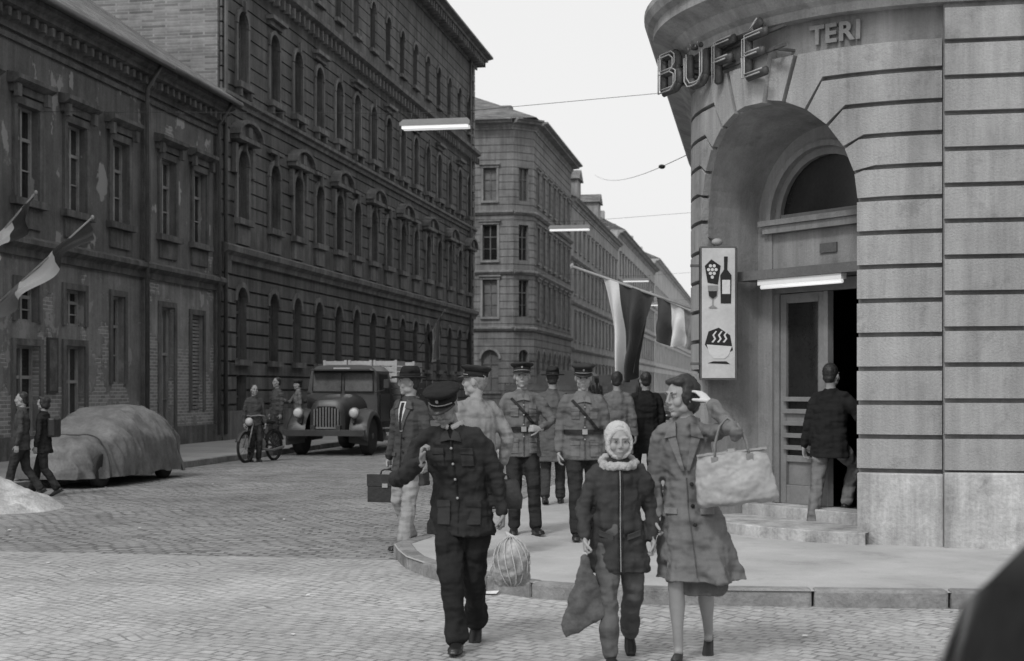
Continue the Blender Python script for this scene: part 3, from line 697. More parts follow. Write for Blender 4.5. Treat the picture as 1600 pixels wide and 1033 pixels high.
# ================================================================== FLAGS
def flag(name,base,tip,a0,a1,drop,cols,seed,taper=.35,parentfn=st):
    E=empty(name); p=MB(parentfn); p.tube([base,tip],.02); p.ell(tip,(.035,.035,.045))
    p.obj('pole',[gm('pole_paint',.3,.2,2,.6)],E)
    b,t=V(base),V(tip); n=36;mm=26; vs=[]
    c=MB(parentfn)
    for i in range(n+1):
        a=i/n; top=t+(b-t)*(a0+(a1-a0)*a)
        mid=t+(b-t)*((a0+a1)*.5)
        for j in range(mm+1):
            r=j/mm
            w=.13*sin(a*15+seed+r*1.6)*(.2+r)+.07*noise.noise(V((a*4,r*3,seed)))
            sq=1-taper*r**.7
            q=mid+(top-mid)*sq; q=V((q.x+w*.4,q.y+w,q.z-drop*r*(1-.16*a)+.04*sin(a*7+seed)*r))
            vs.append(tuple(q))
    for i in range(n):
        for j in range(mm):
            k=i*(mm+1)+j; c.f.append([k,k+1,k+mm+2,k+mm+1]); c.m.append(cols[min(len(cols)-1,int(i/n*len(cols)))]); c.s.append(True)
    c.v=[tuple(parentfn(*q)) for q in vs]
    c.obj('cloth',[gm('flag_dark',.06,.15),gm('flag_white',.65,.08),gm('flag_mid',.2,.1)],E,recalc=False)
flag('national_flag',(-.8,19.6,2.65),(-2.75,20.8,3.4),.24,.66,1.45,[1,0,0],1.,.62)
flag('national_flag.001',(-.8,24.5,2.75),(-1.95,25.5,3.3),.08,.75,.8,[0,1,2],2.6,.15)
flag('national_flag.002',(-15.1,25.0,2.6),(-12.9,26.0,4.95),.02,.82,.36,[0,1,2],.4,.05)
flag('national_flag.003',(-15.1,24.6,3.4),(-13.5,24.9,5.3),.02,.8,.4,[0,1,2],3.4,.05)
flag('national_flag.004',(-15.1,62,3.4),(-13.6,60.5,5.0),.1,.7,1.7,[2,1,0],5.,.5)

# ================================================================== VEHICLES
def wheel(m,x,y,z,r,w,rub=0,rim=1):
    n=28
    def cyl(R0,R1,w0,mi):
        vs=[];fs=[]
        for s,R in ((-w0/2,R1),(-w0/2,R0*.93),(-w0*.35,R0),(w0*.35,R0),(w0/2,R0*.93),(w0/2,R1)):
            for i in range(n):
                a=2*pi*i/n; vs.append((x+s,y+R*cos(a),z+R*sin(a)))
        for k in range(5):
            for i in range(n): fs.append((k*n+i,k*n+(i+1)%n,(k+1)*n+(i+1)%n,(k+1)*n+i))
        fs+=[tuple(range(n)),tuple(range(5*n,6*n))]
        m.add(vs,fs,mi,True)
    cyl(r,r*.62,w,rub); cyl(r*.6,r*.2,w*.8,rim); m.ell((x+w*.42,y,z),(w*.2,r*.2,r*.2),rim,n=10,m=6); m.ell((x-w*.42,y,z),(w*.2,r*.2,r*.2),rim,n=10,m=6)
def truck(name,u,v,rot,dark,crates=True,sc=1.):
    E=empty(name); cr,sr=cos(rot),sin(rot)
    fn=lambda x,y,z: st(u+(x*cr-y*sr)*sc,v+(x*sr+y*cr)*sc,z*sc)
    b=MB(fn);w=MB(fn);g=MB(fn);k=MB(fn);c=MB(fn)
    for x in (-.8,.8): wheel(w,x,.75,.44,.44,.22)
    for x in (-.84,.84): wheel(w,x,4.6,.44,.44,.3)
    b.box(-.95,.95,-.1,0,.46,.6); b.box(-.35,-.25,0,6.2,.55,.7);b.box(.25,.35,0,6.2,.55,.7)
    S=[(.12,.34,1.12,.6),(.2,.42,1.28,.6),(.7,.5,1.36,.6),(1.35,.62,1.42,.6)]
    vs=[];n=13
    for (y,hw,zt,zb) in S:
        for i in range(n):
            a=pi*i/(n-1); ca=cos(a); x=hw*math.copysign(abs(ca)**.55,ca); z=zb+(zt-zb)*(sin(a)**.45 if sin(a)>1e-6 else 0); vs.append((x,y,z))
    fs=[]
    for i in range(len(S)-1):
        for j in range(n-1): fs.append((i*n+j,i*n+j+1,(i+1)*n+j+1,(i+1)*n+j))
    fs+=[tuple(range(n))]
    b.add(vs,fs,0,True)
    for i in range(9): x=-.28+.07*i; k.box(x-.012,x+.012,.07,.12,.66,1.12-.3*abs(x)**1.3)
    k.box(-.34,.34,.06,.115,.62,.66)
    g.prism([(-.31,.64),(.31,.64),(.31,1.0),(.2,1.13),(-.2,1.13),(-.31,1.0)],.1,.115)
    for sx in (-1,1):
        pts=[]
        for i in range(13):
            a=rad(-8+ (172+20)*i/12); pts.append((.78-.66*cos(a),.42+.6*sin(a)))
        P=[(y,z) for y,z in pts]+[(1.75,.52)]
        q=len(P); vs=[]; x0,x1=sx*.52,sx*.98
        for y,z in P: vs+=[(x0,y,z+.03),((x0+x1)/2,y,z+.07),(x1-sx*.05,y,z+.02),(x1,y,z-.08),(x1-sx*.02,y,z-.1),(x0,y,z-.03)]
        fs=[]
        for i in range(q-1):
            for j in range(5): fs.append((6*i+j,6*i+j+1,6*i+7+j,6*i+6+j))
            fs.append((6*i+5,6*i,6*i+6,6*i+11))
        fs+=[(0,1,2,3,4,5),tuple(range(6*q-6,6*q))]
        b.add(vs,fs,0,True)
        k.ell((sx*.66,.1,.98),(.13,.1,.13)); g.ell((sx*.66,.05,.98),(.11,.07,.11),1)
        b.box(sx*.62-.03,sx*.62+.03,.12,.3,.75,.92)
        b.tube([(sx*.8,1.35,1.45),(sx*1.05,1.25,1.5),(sx*1.08,1.25,1.6)],.012); b.box(sx*1.1-.06,sx*1.1+.06,1.23,1.26,1.55,1.75)
    cab=[(-.86,.75),(.86,.75),(.88,1.35),(.8,1.95),(.68,2.06),(.4,2.1),(-.4,2.1),(-.68,2.06),(-.8,1.95),(-.88,1.35)]
    y0,y1=1.36,2.62; n=len(cab)
    vs=[(x,(y0 if z<1.4 else y0+.12*(z-1.4)/.6),z) for x,z in cab]+[(x,y1,z) for x,z in cab]
    b.add(vs,[tuple(range(n)),tuple(range(n,2*n))]+[(i,(i+1)%n,n+(i+1)%n,n+i) for i in range(n)])
    for sx in (-1,1):
        yf=1.36
        xa,xb=sorted((sx*.04,sx*.74))
        g.add([(xa,yf+.015,1.48),(xb,yf+.01,1.48),(xb*.97,yf+.085,1.9),(xa,yf+.085,1.9)],[(0,1,2,3)],2)
        b.tube([(xa,yf,1.47),(xb,yf,1.47),(xb*.97,yf+.085,1.91),(xa,yf+.085,1.91),(xa,yf,1.47)],.015)
        X=lambda z: sx*(.886-.08*(z-1.35)/.6*1.05)
        g.add([(X(1.4)+sx*.006,1.6,1.42),(X(1.4)+sx*.006,2.4,1.42),(X(1.88)+sx*.006,2.4,1.88),(X(1.88)+sx*.006,1.68,1.88)],[(0,1,2,3)],0)
        b.box(sx*.88-.01,sx*.88+.01,1.55,1.57,.8,1.4); b.box(sx*.88-.01,sx*.88+.01,2.45,2.47,.8,1.4)
        b.box(min(sx*.6,sx*1.0),max(sx*.6,sx*1.0),1.7,2.6,.5,.56)
    b.prism([(-.75,1.96),(.75,1.96),(.7,2.0),(-.7,2.0)],1.2,1.5)
    k.box(-.2,.2,1.3,1.32,1.98,2.03,1)
    c.box(-1.05,1.05,2.8,6.3,.95,1.05)
    for s in range(4):
        z=1.07+s*.16
        for sx in (-1.05,1.02): c.box(sx,sx+.03,2.8,6.3,z,z+.14)
        c.box(-1.02,1.02,2.8,2.83,z,z+.14); c.box(-1.02,1.02,6.27,6.3,z,z+.14)
    for y in (2.9,3.75,4.6,5.45,6.15):
        for sx in (-1.085,1.05): c.box(sx,sx+.035,y,y+.07,.9,1.75)
    if crates:
        for i in range(3):
            for j in range(3):
                for l in range(2):
                    cx,cy,cz=-.95+.64*i,2.9+.9*j,1.07+.6*l
                    if l==1 and (i+j)%4==3: continue
                    for s in range(4):
                        z=cz+s*.145
                        c.box(cx,cx+.6,cy,cy+.02,z,z+.11,1); c.box(cx,cx+.6,cy+.8,cy+.82,z,z+.11,1); c.box(cx,cx+.02,cy+.021,cy+.799,z,z+.11,1);c.box(cx+.58,cx+.6,cy+.021,cy+.799,z,z+.11,1)
                    for a in (0,.54): c.box(cx+a,cx+a+.06,cy-.02,cy-.001,cz,cz+.57,1)
    paint=gm('truck_paint_%d'%int(dark*1000),dark,.3,2,.42,.1,spec=.5)
    b.obj('body',[paint],E,bevel=.008);w.obj('wheels',[RUB,gm('wheel_rim',.12)],E);g.obj('glass_and_lamps',[gm('grille_dark',.02),gm('lamp_glass',.5,.1,2,.15),gm('windscreen',.12,.4,2,.1,0,spec=.6)],E)
    k.obj('grille_and_lamp_shells',[gm('grille_metal',.2,.2,3,.4),gm('plate',.5)],E);c.obj('flatbed_and_crates',[gm('bed_wood',.09,.3,3),gm('crate_wood',.45,.2,3)],E)
truck('lorry',-10.15,32.3,0,.045,True,1.04)
truck('lorry.001',-5.2,54,rad(180),.07,False)
truck('lorry.002',-5.4,42,rad(180),.06,False)
def car(name,fn,paint,length=4.1,hw=.8,H=1.45,cabin=(.28,.82)):
    E=empty(name); b=MB(fn); w=MB(fn); k=MB(fn)
    def top(t):
        pts=[(0,.62),(.04,.78),(.12,.84),(cabin[0],.9),(cabin[0]+.12,H-.04),(.5,H),(cabin[1]-.16,H-.03),(cabin[1],1.02),(.95,.84),(.985,.72),(1,.55)]
        for i in range(len(pts)-1):
            if pts[i][0]<=t<=pts[i+1][0]:
                f=(t-pts[i][0])/(pts[i+1][0]-pts[i][0]); f=f*f*(3-2*f)*.5+f*.5; return pts[i][1]+(pts[i+1][1]-pts[i][1])*f
        return .55
    n=44; vs=[]; K=0
    for i in range(n+1):
        t=i/n; h=top(t); q=hw*(1-.22*abs(2*t-1)**5); y=t*length
        if h>.9: P=[(1,.22),(1.03,.5),(1.0,.75),(.95,.87),(.86,.9+(h-.9)*.25),(.74,.9+(h-.9)*.8),(.62,h-.015),(.35,h+.012),(0,h+.02)]
        else: P=[(1,.22),(1.03,min(.5,h*.7)),(1.0,min(.75,h*.88)),(.95,h*.95),(.88,h*.97),(.78,h*.985),(.62,h-.005),(.35,h+.012),(0,h+.02)]
        full=[(x,z) for x,z in P]+[(-x,z) for x,z in P[-2::-1]]; K=len(full)
        vs+=[(x*q,y,z) for x,z in full]
    for i in range(n):
        t=(i+.5)/n; h=top(t)
        for j in range(K-1):
            jj=min(j,K-2-j); g=0
            if h>1.0 and jj==4 and cabin[0]+.08<t<cabin[1]-.06 and abs(t-.52)>.015: g=1
            if jj>4 and (cabin[0]+.01<t<cabin[0]+.1 or cabin[1]-.13<t<cabin[1]-.01): g=1
            b.add([vs[i*K+j],vs[i*K+j+1],vs[(i+1)*K+j+1],vs[(i+1)*K+j]],[(0,1,2,3)],g,True)
    b.add([vs[j] for j in range(K)],[tuple(range(K))]); b.add([vs[n*K+j] for j in range(K)],[tuple(range(K))])
    for y in (.17*length,.8*length):
        for x in (-hw+.08,hw-.08): wheel(w,x,y,.31,.31,.17)
    for y in (-.06,length+.02): k.tube([(-hw*.8,y,.42),(-hw*.4,y-.03*(1 if y<0 else -1),.42),(hw*.4,y-.03*(1 if y<0 else -1),.42),(hw*.8,y,.42)],.045)
    for x in (-.55,.55): k.ell((x*hw/.8,0.02,.62),(.09,.06,.09),1); k.ell((x*hw/.8,length-.01,.6),(.06,.04,.07),1)
    b.obj('body',[paint,GLASS[0]],E);w.obj('wheels',[RUB,CHR],E);k.obj('bumpers_and_lamps',[CHR,gm('lamp_glass',.5)],E)
car('stand_in_car',lambda x,y,z: (1.22+x,3.5-y,z),gm('black_paint',.008,.1,2,.5,0,spec=.2),length=4.3,hw=.82,H=1.5,cabin=(.26,.8))  # added car, stands in for a dark blurred shape close to the lens
car('pale_car',lambda x,y,z: st(-4.3+x,31+y,z),gm('pale_paint',.45,.1,2,.35,0,spec=.5))
car('dark_car',lambda x,y,z: st(-4.4+x,62+y,z),gm('dark_paint',.05,.1,2,.35,0,spec=.5))
def covered_car():
    E=empty('covered_car'); L=3.7; fn=lambda x,y,z: st(-11.2+x,21.0+y,z)
    m=MB(fn); n=120;K=72; vs=[]
    def top(t):
        pts=[(0,.5),(.03,.68),(.1,.8),(.24,.88),(.38,1.12),(.5,1.25),(.7,1.3),(.84,1.25),(.93,1.1),(.98,.86),(1,.5)]
        for i in range(len(pts)-1):
            if pts[i][0]<=t<=pts[i+1][0]:
                f=(t-pts[i][0])/(pts[i+1][0]-pts[i][0]); f=.5*f+.5*f*f*(3-2*f); return pts[i][1]+(pts[i+1][1]-pts[i][1])*f
        return .5
    for i in range(n+1):
        t=i/n; h=top(t); W=.74*(1-.38*max(0,1-t*3.2)**2-.16*max(0,(t-.8)*5)**3)
        hem=.15+.07*noise.noise(V((t*7,1,3)))
        for j in range(K+1):
            a=pi*j/K; ca,sa=cos(a),max(sin(a),0)
            roofn=.76 if h>1. else .95
            f=sa**.5
            zz=hem+(h-hem)*f
            ww=W*(1-(1-roofn)*max(0,(zz-.75))/.55)
            x=ww*math.copysign(abs(ca)**.42,ca)
            low=max(0,1-f); side=1 if ca>0 else -1
            rn=abs(noise.noise(V((t*11+zz*2.2*side,zz*1.2,side*3))))
            fold=.14*(.35-rn)*(.45+1.2*low)+.06*noise.noise(V((t*26,zz*2+t*14,side*7)))
            dz=.07*(.3-abs(noise.noise(V((t*7+x*2,x*3,9)))))+.02*noise.noise(V((t*22,x*7,1)))
            x+=math.copysign(fold+low*.08,ca); y=t*L+.07*noise.noise(V((x*3,zz*3,t*6)))
            vs.append((x,y,zz+dz*f))
    fs=[]
    for i in range(n):
        for j in range(K): a=i*(K+1)+j; fs.append((a,a+1,a+K+2,a+K+1))
    fs+=[tuple(range(K+1)),tuple(range(n*(K+1),(n+1)*(K+1)))]
    m.add(vs,fs,0,True)
    r=MB(fn)
    for t in (.17,.9):
        pts=[]
        for j in range(0,K//2+1):
            q=vs[int(t*n)*(K+1)+j*2]; pts.append((q[0]*1.02,q[1],q[2]+.01))
        r.tube(pts,.01,0,5)
    w=MB(fn)
    for y in (.55,3.05):
        for x in (-.6,.62): wheel(w,x,y,.28,.28,.16)
    m.obj('tarpaulin',[gm('tarpaulin',.16,.32,2.5,.5,.3,20,stain=.25)],E,recalc=True);r.obj('rope',[gm('rope',.08)],E);w.obj('wheels',[RUB,gm('wheel_rim',.12)],E)
covered_car()
def moped(name,u,v,rot):
    E=empty(name); cr,sr=cos(rot),sin(rot); fn=lambda x,y,z: st(u+x*cr-y*sr,v+x*sr+y*cr,z)
    m=MB(fn)
    for y in (0,1.15):
        pts=[(0,y+.31*cos(2*pi*i/24),.33+.31*sin(2*pi*i/24)) for i in range(25)]; m.tube(pts,.032,1)
        for i in range(12): a=pi*i/6; m.tube([(0,y,.33),(0,y+.3*cos(a),.33+.3*sin(a))],.004,2,4)
        pts=[(0,y+.36*cos(a),.33+.36*sin(a)) for a in [rad(20+14*i) for i in range(11)]]; m.loft([(p,.05,.008) for p in pts],mi=0,n=8)
    for s in (-.06,.06): m.tube([(s,0,.33),(s,.2,.85)],.016,2)
    m.tube([(0,.2,.82),(0,.18,.92),(0,.2,1.0)],.018); m.tube([(-.3,.3,1.0),(-.2,.22,1.02),(0,.2,1.0),(.2,.22,1.02),(.3,.3,1.0)],.014,2)
    m.loft([((0,.28,.76),.07,.07),((0,.45,.76),.12,.11),((0,.62,.72),.06,.06)],mi=0)
    m.tube([(0,.22,.8),(0,.5,.4),(0,.8,.38),(0,1.15,.33)],.026);m.tube([(0,.6,.72),(0,1.15,.33)],.016);m.tube([(0,.7,.38),(0,.75,.85)],.016)
    m.loft([((0,.66,.84),.08,.05),((0,.8,.87),.12,.055),((0,1.05,.86),.11,.05)],mi=1)
    m.ell((0,.55,.38),(.13,.17,.16),2); m.tube([(.1,.5,.28),(.12,.9,.24),(.12,1.35,.3)],.03,2); m.ell((0,.13,.88),(.09,.08,.09),3); m.box(-.1,.1,1.0,1.35,.76,.78)
    m.obj('frame_and_wheels',[gm('moped_paint',.07,.2,2,.4),RUB,gm('grille_metal',.2),gm('lamp_glass',.5)],E)
moped('motorcycle',-10.95,29.2,rad(-12))

# ================================================================== PEOPLE
SK=gm('skin',.3,.08,6,.6,.1,60,dist=.002,spec=.2); SK2=gm('skin_weathered',.23,.1,6,.65,.15,60,dist=.003,spec=.2)
HAIRD=gm('hair_dark',.028,.5,14,.5,.5,50,dist=.008); HAIRG=gm('hair_grey',.2,.4,12,.6,.5,60,dist=.008)
EYEW=gm('eye_white',.3,.05);EYED=gm('eye_dark',.04,.05,3,.3);LIP=gm('lips',.16,.1);BLK=gm('black_leather',.022,.2,4,.35,.1)
JO={}
def ik(a,c,l1,l2,pole):
    a,c=V(a),V(c); d=c-a; L=d.length
    if L>(l1+l2)*.999: d=d*((l1+l2)*.999/L); c=a+d; L=d.length
    dn=d.normalized(); x=(l1*l1-l2*l2+L*L)/(2*L); h=math.sqrt(max(0,l1*l1-x*x))
    p=V(pole); p=p-dn*p.dot(dn)
    p=p.normalized() if p.length>1e-5 else V((0,1,0))
    return a+dn*x+p*h,c
def person(name,X,Y,z0=0,head=0,H=1.75,hem=.80,flare=0,bw=1.,top=.1,leg=.1,skin=SK,hairm=HAIRD,hair='short',hat=None,hatv=.03,
           feet=None,hands=None,lean=(0,0),hyaw=0,hpitch=0,hoff=(0,0,0),style='plain',legs='trousers',drop=0,glove=None,near=False,swing=(0,0),detailv=None,legw=1.,shoe=BLK,hscale=1.,front=0.,soft=False):
    E=empty(name); k=H/1.75
    Mw=Matrix.Translation((X,Y,z0))@Matrix.Rotation(rad(head),4,'Z')@Matrix.Scale(k,4)
    fn=lambda x,y,z: Mw@V((x,y,z))
    feet=feet or {}; hands=hands or {}
    pel=V((0,0,.93-drop)); chest=pel+V((lean[0],lean[1],.34)); neck=chest+V((lean[0]*.55,lean[1]*.55,.19))
    vx=(.009 if near else .014)
    tr=MB(fn); sh=MB(fn); lg=MB(fn)
    tr.loft([(pel+V((0,0,.13)),.15*bw,.1*bw),(pel+V((0,0,.02)),.168*bw,.115*bw),(pel+V((0,0,-.08)),.155*bw,.108*bw)])
    for sd,sx in (('L',1),('R',-1)):
        f=feet.get(sd,(sx*.1,0,0,0)); hip=pel+V((sx*.085*bw,0,-.04)); an=V((f[0],f[1],.085+f[2]))
        kn,an=ik(hip,an,.425,.405,(0+sx*.03,-1,0))
        mid=(hip+kn)/2; cf=kn+(an-kn)*.35+V((0,.012,0))
        if legs=='trousers':
            q=legw
            tr.loft([(hip,.092*bw*q,.1*bw*q),(mid,.085*q,.09*q),(kn,.07*q,.073*q),(cf,.068*q,.072*q),(an+(kn-an)*.12,.064*q,.07*q),(an+(kn-an)*.0,.066*q,.074*q)])
        else:
            lg.loft([(hip,.075,.08),(mid,.066,.07),(kn,.048,.051),(cf,.05,.054),(an+(kn-an)*.3,.034,.037),(an,.029,.033),(an+V((0,-.02,-.03)),.028,.035)])
        R=Matrix.Translation(an)@Matrix.Rotation(rad(f[4]) if len(f)>4 else 0,4,'Z')@Matrix.Rotation(rad(f[3]),4,'X')
        if legs=='trousers':
            sh.loft([((0,.055,-.045),.034,.036),((0,.02,-.04),.036,.043),((0,-.04,-.042),.04,.04),((0,-.12,-.055),.047,.028),((0,-.175,-.06),.036,.02)],M=R,n=16)
            sh.loft([((0,.085,-.077),.034,.008),((0,-.03,-.077),.036,.008),((0,-.12,-.077),.048,.008),((0,-.19,-.075),.03,.008)],M=R,n=16)
        else:
            sh.loft([((0,.045,-.035),.026,.03),((0,0,-.045),.03,.026),((0,-.06,-.055),.034,.02),((0,-.12,-.065),.038,.016),((0,-.17,-.068),.022,.01)],M=R,n=16)
            sh.loft([((0,.05,-.05),.02,.02),((0,.055,-.08),.012,.012)],M=R,n=10)
    tm_=cloth(leg)
    if legs=='trousers': tr.obj('trousers',[tm_],E,remesh=vx,smooth=3,disp=.045 if near else .02,dsize=.12)
    else: lg.obj('legs',[gm('stockings',.27,.08,5,.5,0)],E,remesh=.009,smooth=2)
    sh.obj('shoes',[shoe],E,remesh=.007,smooth=1)
    def ctr(z):
        if z<.95-drop: return V((swing[0]*(.95-drop-z),swing[1]*(.95-drop-z),z))
        if z<1.27-drop: t=(z-.95+drop)/.32; return V((lean[0]*t,lean[1]*t,z))
        t=(z-1.27+drop)/.19; return V((lean[0]*(1+.55*t),lean[1]*(1+.55*t),z))
    zt=[(hem,.188*bw+flare,.135*bw+flare+front)]
    if hem<.8: zt.append((.88,.18*bw+flare*.35,.128*bw+flare*.3+front*.3))
    zt+=[(.98,.176*bw,.124*bw),(1.1,.162*bw,.116*bw),(1.25,.174*bw,.126*bw),(1.34,.166*bw,.113*bw),(1.4,.128*bw,.09*bw),(1.45,.085,.072),(1.485,.066,.063)]
    zt=[(z-(drop if z>.8 else 0),a,b) for z,a,b in zt]
    def rr(z):
        if z<=zt[0][0]: return zt[0][1],zt[0][2]
        for i in range(len(zt)-1):
            if zt[i][0]<=z<=zt[i+1][0]:
                t=(z-zt[i][0])/(zt[i+1][0]-zt[i][0]); return zt[i][1]*(1-t)+zt[i+1][1]*t,zt[i][2]*(1-t)+zt[i+1][2]*t
        return zt[-1][1],zt[-1][2]
    J=MB(fn)
    n=40; vs=[];fs=[]
    rows=sorted(set([hem]+[hem+(.95-drop-hem)*i/6 for i in range(1,7)]+[z for z,a,b in zt if z>.96-drop]))
    for z in rows:
        a,b=rr(z); c=ctr(z); fl=max(0,min(1,(.95-drop-z)/max(.05,(.95-drop-hem))))
        for i in range(n):
            t=2*pi*i/n; r=1+fl*(.06+flare*.8)*sin(t*7+1.3*sin(t*2)+X*3)*(.6 if hem>.7 else 1)
            vs.append((c.x+a*r*cos(t),c.y+b*r*sin(t),z))
    for r in range(len(rows)-1):
        for i in range(n): fs.append((r*n+i,r*n+(i+1)%n,(r+1)*n+(i+1)%n,(r+1)*n+i))
    fs+=[tuple(range(n)),tuple(range((len(rows)-1)*n,len(rows)*n))]
    J.add(vs,fs,0,True)
    HM=MB(fn); gl=MB(fn)
    for sd,sx in (('L',1),('R',-1)):
        h=dict(w=(sx*.25,-.04,.86),pole=(sx*.4,1,0),dir=(0,-.12,-1),palm=(-sx,0,0),curl=28); h.update(hands.get(sd,{}))
        shd=neck+V((sx*.162*bw,0,-.078)); el,wr=ik(shd,V(h['w']),.285,.25,h['pole'])
        JO[name,sd]=(fn(*shd),fn(*el),fn(*wr))
        J.loft([(neck+V((sx*.07,.0,-.055)),.045,.058),(shd+V((-sx*.025,0,.008)),.054*bw,.062*bw),(shd+(el-shd)*.2,.059*bw,.063*bw),((shd+el)/2,.054*bw,.057*bw),(el,.05*bw,.052*bw),((el+wr)/2,.047*bw,.049*bw),(wr+(el-wr)*.06,.041,.044)],xref=(.2,.9,.3))
        ax=(wr-el).normalized()
        if near:
            for q,rd in ((-.06,.054),(.0,.058),(.055,.053)):
                J.loft([(el+ax*q-ax*.008,rd*bw,rd*bw),(el+ax*q+ax*.008,rd*bw,rd*bw)],xref=(.2,.9,.3))
        d=V(h['dir']).normalized()
        p=V(h['palm']); p=(p-d*p.dot(d)).normalized(); l=d.cross(p).normalized(); ts=h.get('thumb',None)
        if ts is None: ts=1 if l.dot(V((0,-1,0)))>0 else -1
        HMx=gl if glove and glove==sd else HM
        o=wr-d*.01
        HMx.loft([(o-d*.03,.026,.022),(o+d*.01,.028,.02),(o+d*.05,.037,.016),(o+d*.085,.038,.013)],xref=tuple(l),n=12)
        for fi_,(off,ln) in enumerate(((.029,.066),(.0102,.074),(-.0092,.069),(-.028,.053))):
            cur=rad(h['curl']+fi_*3); b=o+d*.082+l*(off*ts); pts=[(b-d*.02,.009,.009)]; dirn=d.copy()
            for sg,fr in enumerate((.42,.32,.26)):
                a=cur*(.6 if sg==0 else 1); axx=d.cross(p); dirn=(Matrix.Rotation(a,3,axx)@dirn)
                b=b+dirn*ln*fr; r=.009-.001*sg; pts.append((b.copy(),r,r))
            HMx.loft(pts,xref=tuple(l),n=8)
        b=o+d*.03+l*(ts*.028); td=(d*.62+l*ts*.62+p*.4).normalized(); pts=[(b-td*.015,.012,.012),(b+td*.032,.0112,.0112)]
        td2=(td+d*.5+p*.5).normalized(); pts+=[(b+td*.032+td2*.026,.0102,.0102),(b+td*.032+td2*.046,.0082,.0082)]
        HMx.loft(pts,xref=tuple(p),n=8)
    HM.obj('hands',[skin],E,remesh=.0045*k)
    if glove: gl.obj('glove',[gm('glove_cloth',.55,.08,5,.8)],E,remesh=.005*k)
    J.obj('coat' if hem<.7 else 'jacket',[cloth(top)],E,remesh=vx,smooth=3,disp=.046 if near else .024,dsize=.095)
    tmap=lambda x,d,z: Mw@V((ctr(z).x+x, ctr(z).y-(rr(z)[1]+d)*math.sqrt(max(0.0,1-(x/(rr(z)[0]+d))**2)), z))
    D=MB(tmap); Dd=MB(fn); dv=detailv if detailv is not None else top
    dmats=[cloth(min(.9,dv*1.12)),cloth(dv*.6),cloth(.55),cloth(.03),gm('button_metal',.3,.1,3,.4)]
    z_=lambda z:z-drop
    ee=.004 if near else 0
    def btn(x,z,mi=4,r=.011): 
        q=V((ctr(z).x+x, ctr(z).y-(rr(z)[1]+.017)*math.sqrt(max(0,1-(x/rr(z)[0])**2)), z)); Dd.ell(q,(r,r*.6,r),mi,n=8,m=5)
    o=.014+ee
    if style in ('uniform','tunic'):
        for z in (1.0,1.12,1.22,1.32): btn(0,z_(z),r=.009)
        D.block([(-.005,hem+.02),(.005,hem+.02),(.005,z_(1.38)),(-.005,z_(1.38))],0,.013,n=2,m=16,mi=1)
        for sx in (-1,1):
            D.block([(sx*.055,z_(1.205)),(sx*.13,z_(1.205)),(sx*.13,z_(1.315)),(sx*.055,z_(1.315))],0,o-.004,n=5,m=3,mi=0)
            D.block([(sx*.052,z_(1.285)),(sx*.133,z_(1.28)),(sx*.133,z_(1.32)),(sx*.052,z_(1.32))],0,o+.003,n=5,m=2,mi=0)
            D.block([(sx*.055,max(hem+.03,z_(.83))),(sx*.14,max(hem+.03,z_(.83))),(sx*.14,z_(.98)),(sx*.055,z_(.98))],0,o-.003,n=5,m=3,mi=0)
            D.block([(sx*.052,z_(.945)),(sx*.143,z_(.94)),(sx*.143,z_(.985)),(sx*.052,z_(.985))],0,o+.004,n=5,m=2,mi=0)
            D.block([(sx*.0,z_(1.375)),(sx*.07,z_(1.36)),(sx*.055,z_(1.42)),(sx*.02,z_(1.44))],.0,o+.006,n=4,m=3,mi=0)
            if style=='uniform':
                p=neck+V((sx*.08,0,-.022)); q=neck+V((sx*.17*bw,0,-.035)); Dd.loft([(p+V((0,0,.012)),.03,.007),(q,.03,.007)],xref=(0,1,0),n=8,mi=0)
    if style=='uniform':
        zb=z_(1.075); a,b=rr(zb); c=ctr(zb)
        ring=lambda dz,off:[(c.x+(a+off)*cos(2*pi*i/32),c.y+(b+off)*sin(2*pi*i/32),zb+dz) for i in range(32)]
        vs=ring(-.022,.012)+ring(.022,.012)+ring(.022,.022)+ring(-.022,.022); fs=[]
        for r in range(4):
            for i in range(32): fs.append((r*32+i,r*32+(i+1)%32,((r+1)%4)*32+(i+1)%32,((r+1)%4)*32+i))
        Dd.add(vs,fs,3); D.block([(-.026,zb-.026),(.026,zb-.026),(.026,zb+.026),(-.026,zb+.026)],.02,.03,n=2,m=1,mi=4)
        pts=[]
        for i in range(9):
            t=i/8; x=-.12+.27*t; z=z_(1.39)-.31*t; pts.append(((x-.01,z-.009),(x+.01,z+.009)))
        for i in range(8): D.block([pts[i][0],pts[i+1][0],pts[i+1][1],pts[i][1]],.0,.018,n=1,m=1,mi=3)
    if style=='suit':
        D.block([(-.012,z_(1.14)),(.012,z_(1.14)),(.075,z_(1.43)),(-.075,z_(1.43))],0,.012,n=5,m=5,mi=2)
        D.block([(-.012,z_(1.15)),(.012,z_(1.15)),(.018,z_(1.42)),(-.018,z_(1.42))],.0,.019,n=2,m=4,mi=3)
    if style in ('suit','coat'):
        for sx in (-1,1):
            D.block([(sx*.005,z_(1.16)),(sx*.025,z_(1.16)),(sx*.1,z_(1.36)),(sx*.055,z_(1.41))],0,.017+ee,n=4,m=5,mi=0)
            D.block([(sx*.045,z_(1.37)),(sx*.12,z_(1.355)),(sx*.09,z_(1.43)),(sx*.045,z_(1.455))],0,.028+ee,n=4,m=3,mi=0)
            D.block([(sx*.07,z_(.9)),(sx*.15,z_(.9)),(sx*.15,z_(.935)),(sx*.07,z_(.935))],0,.015+ee,n=4,m=1,mi=0)
        for z in (1.08,.95,.84): 
            if z>hem: btn(.03,z_(z),3,.013)
        D.block([(-.003,hem+.03),(.003,hem+.03),(.003,z_(1.12)),(-.003,z_(1.12))],0,.013,n=1,m=16,mi=1)
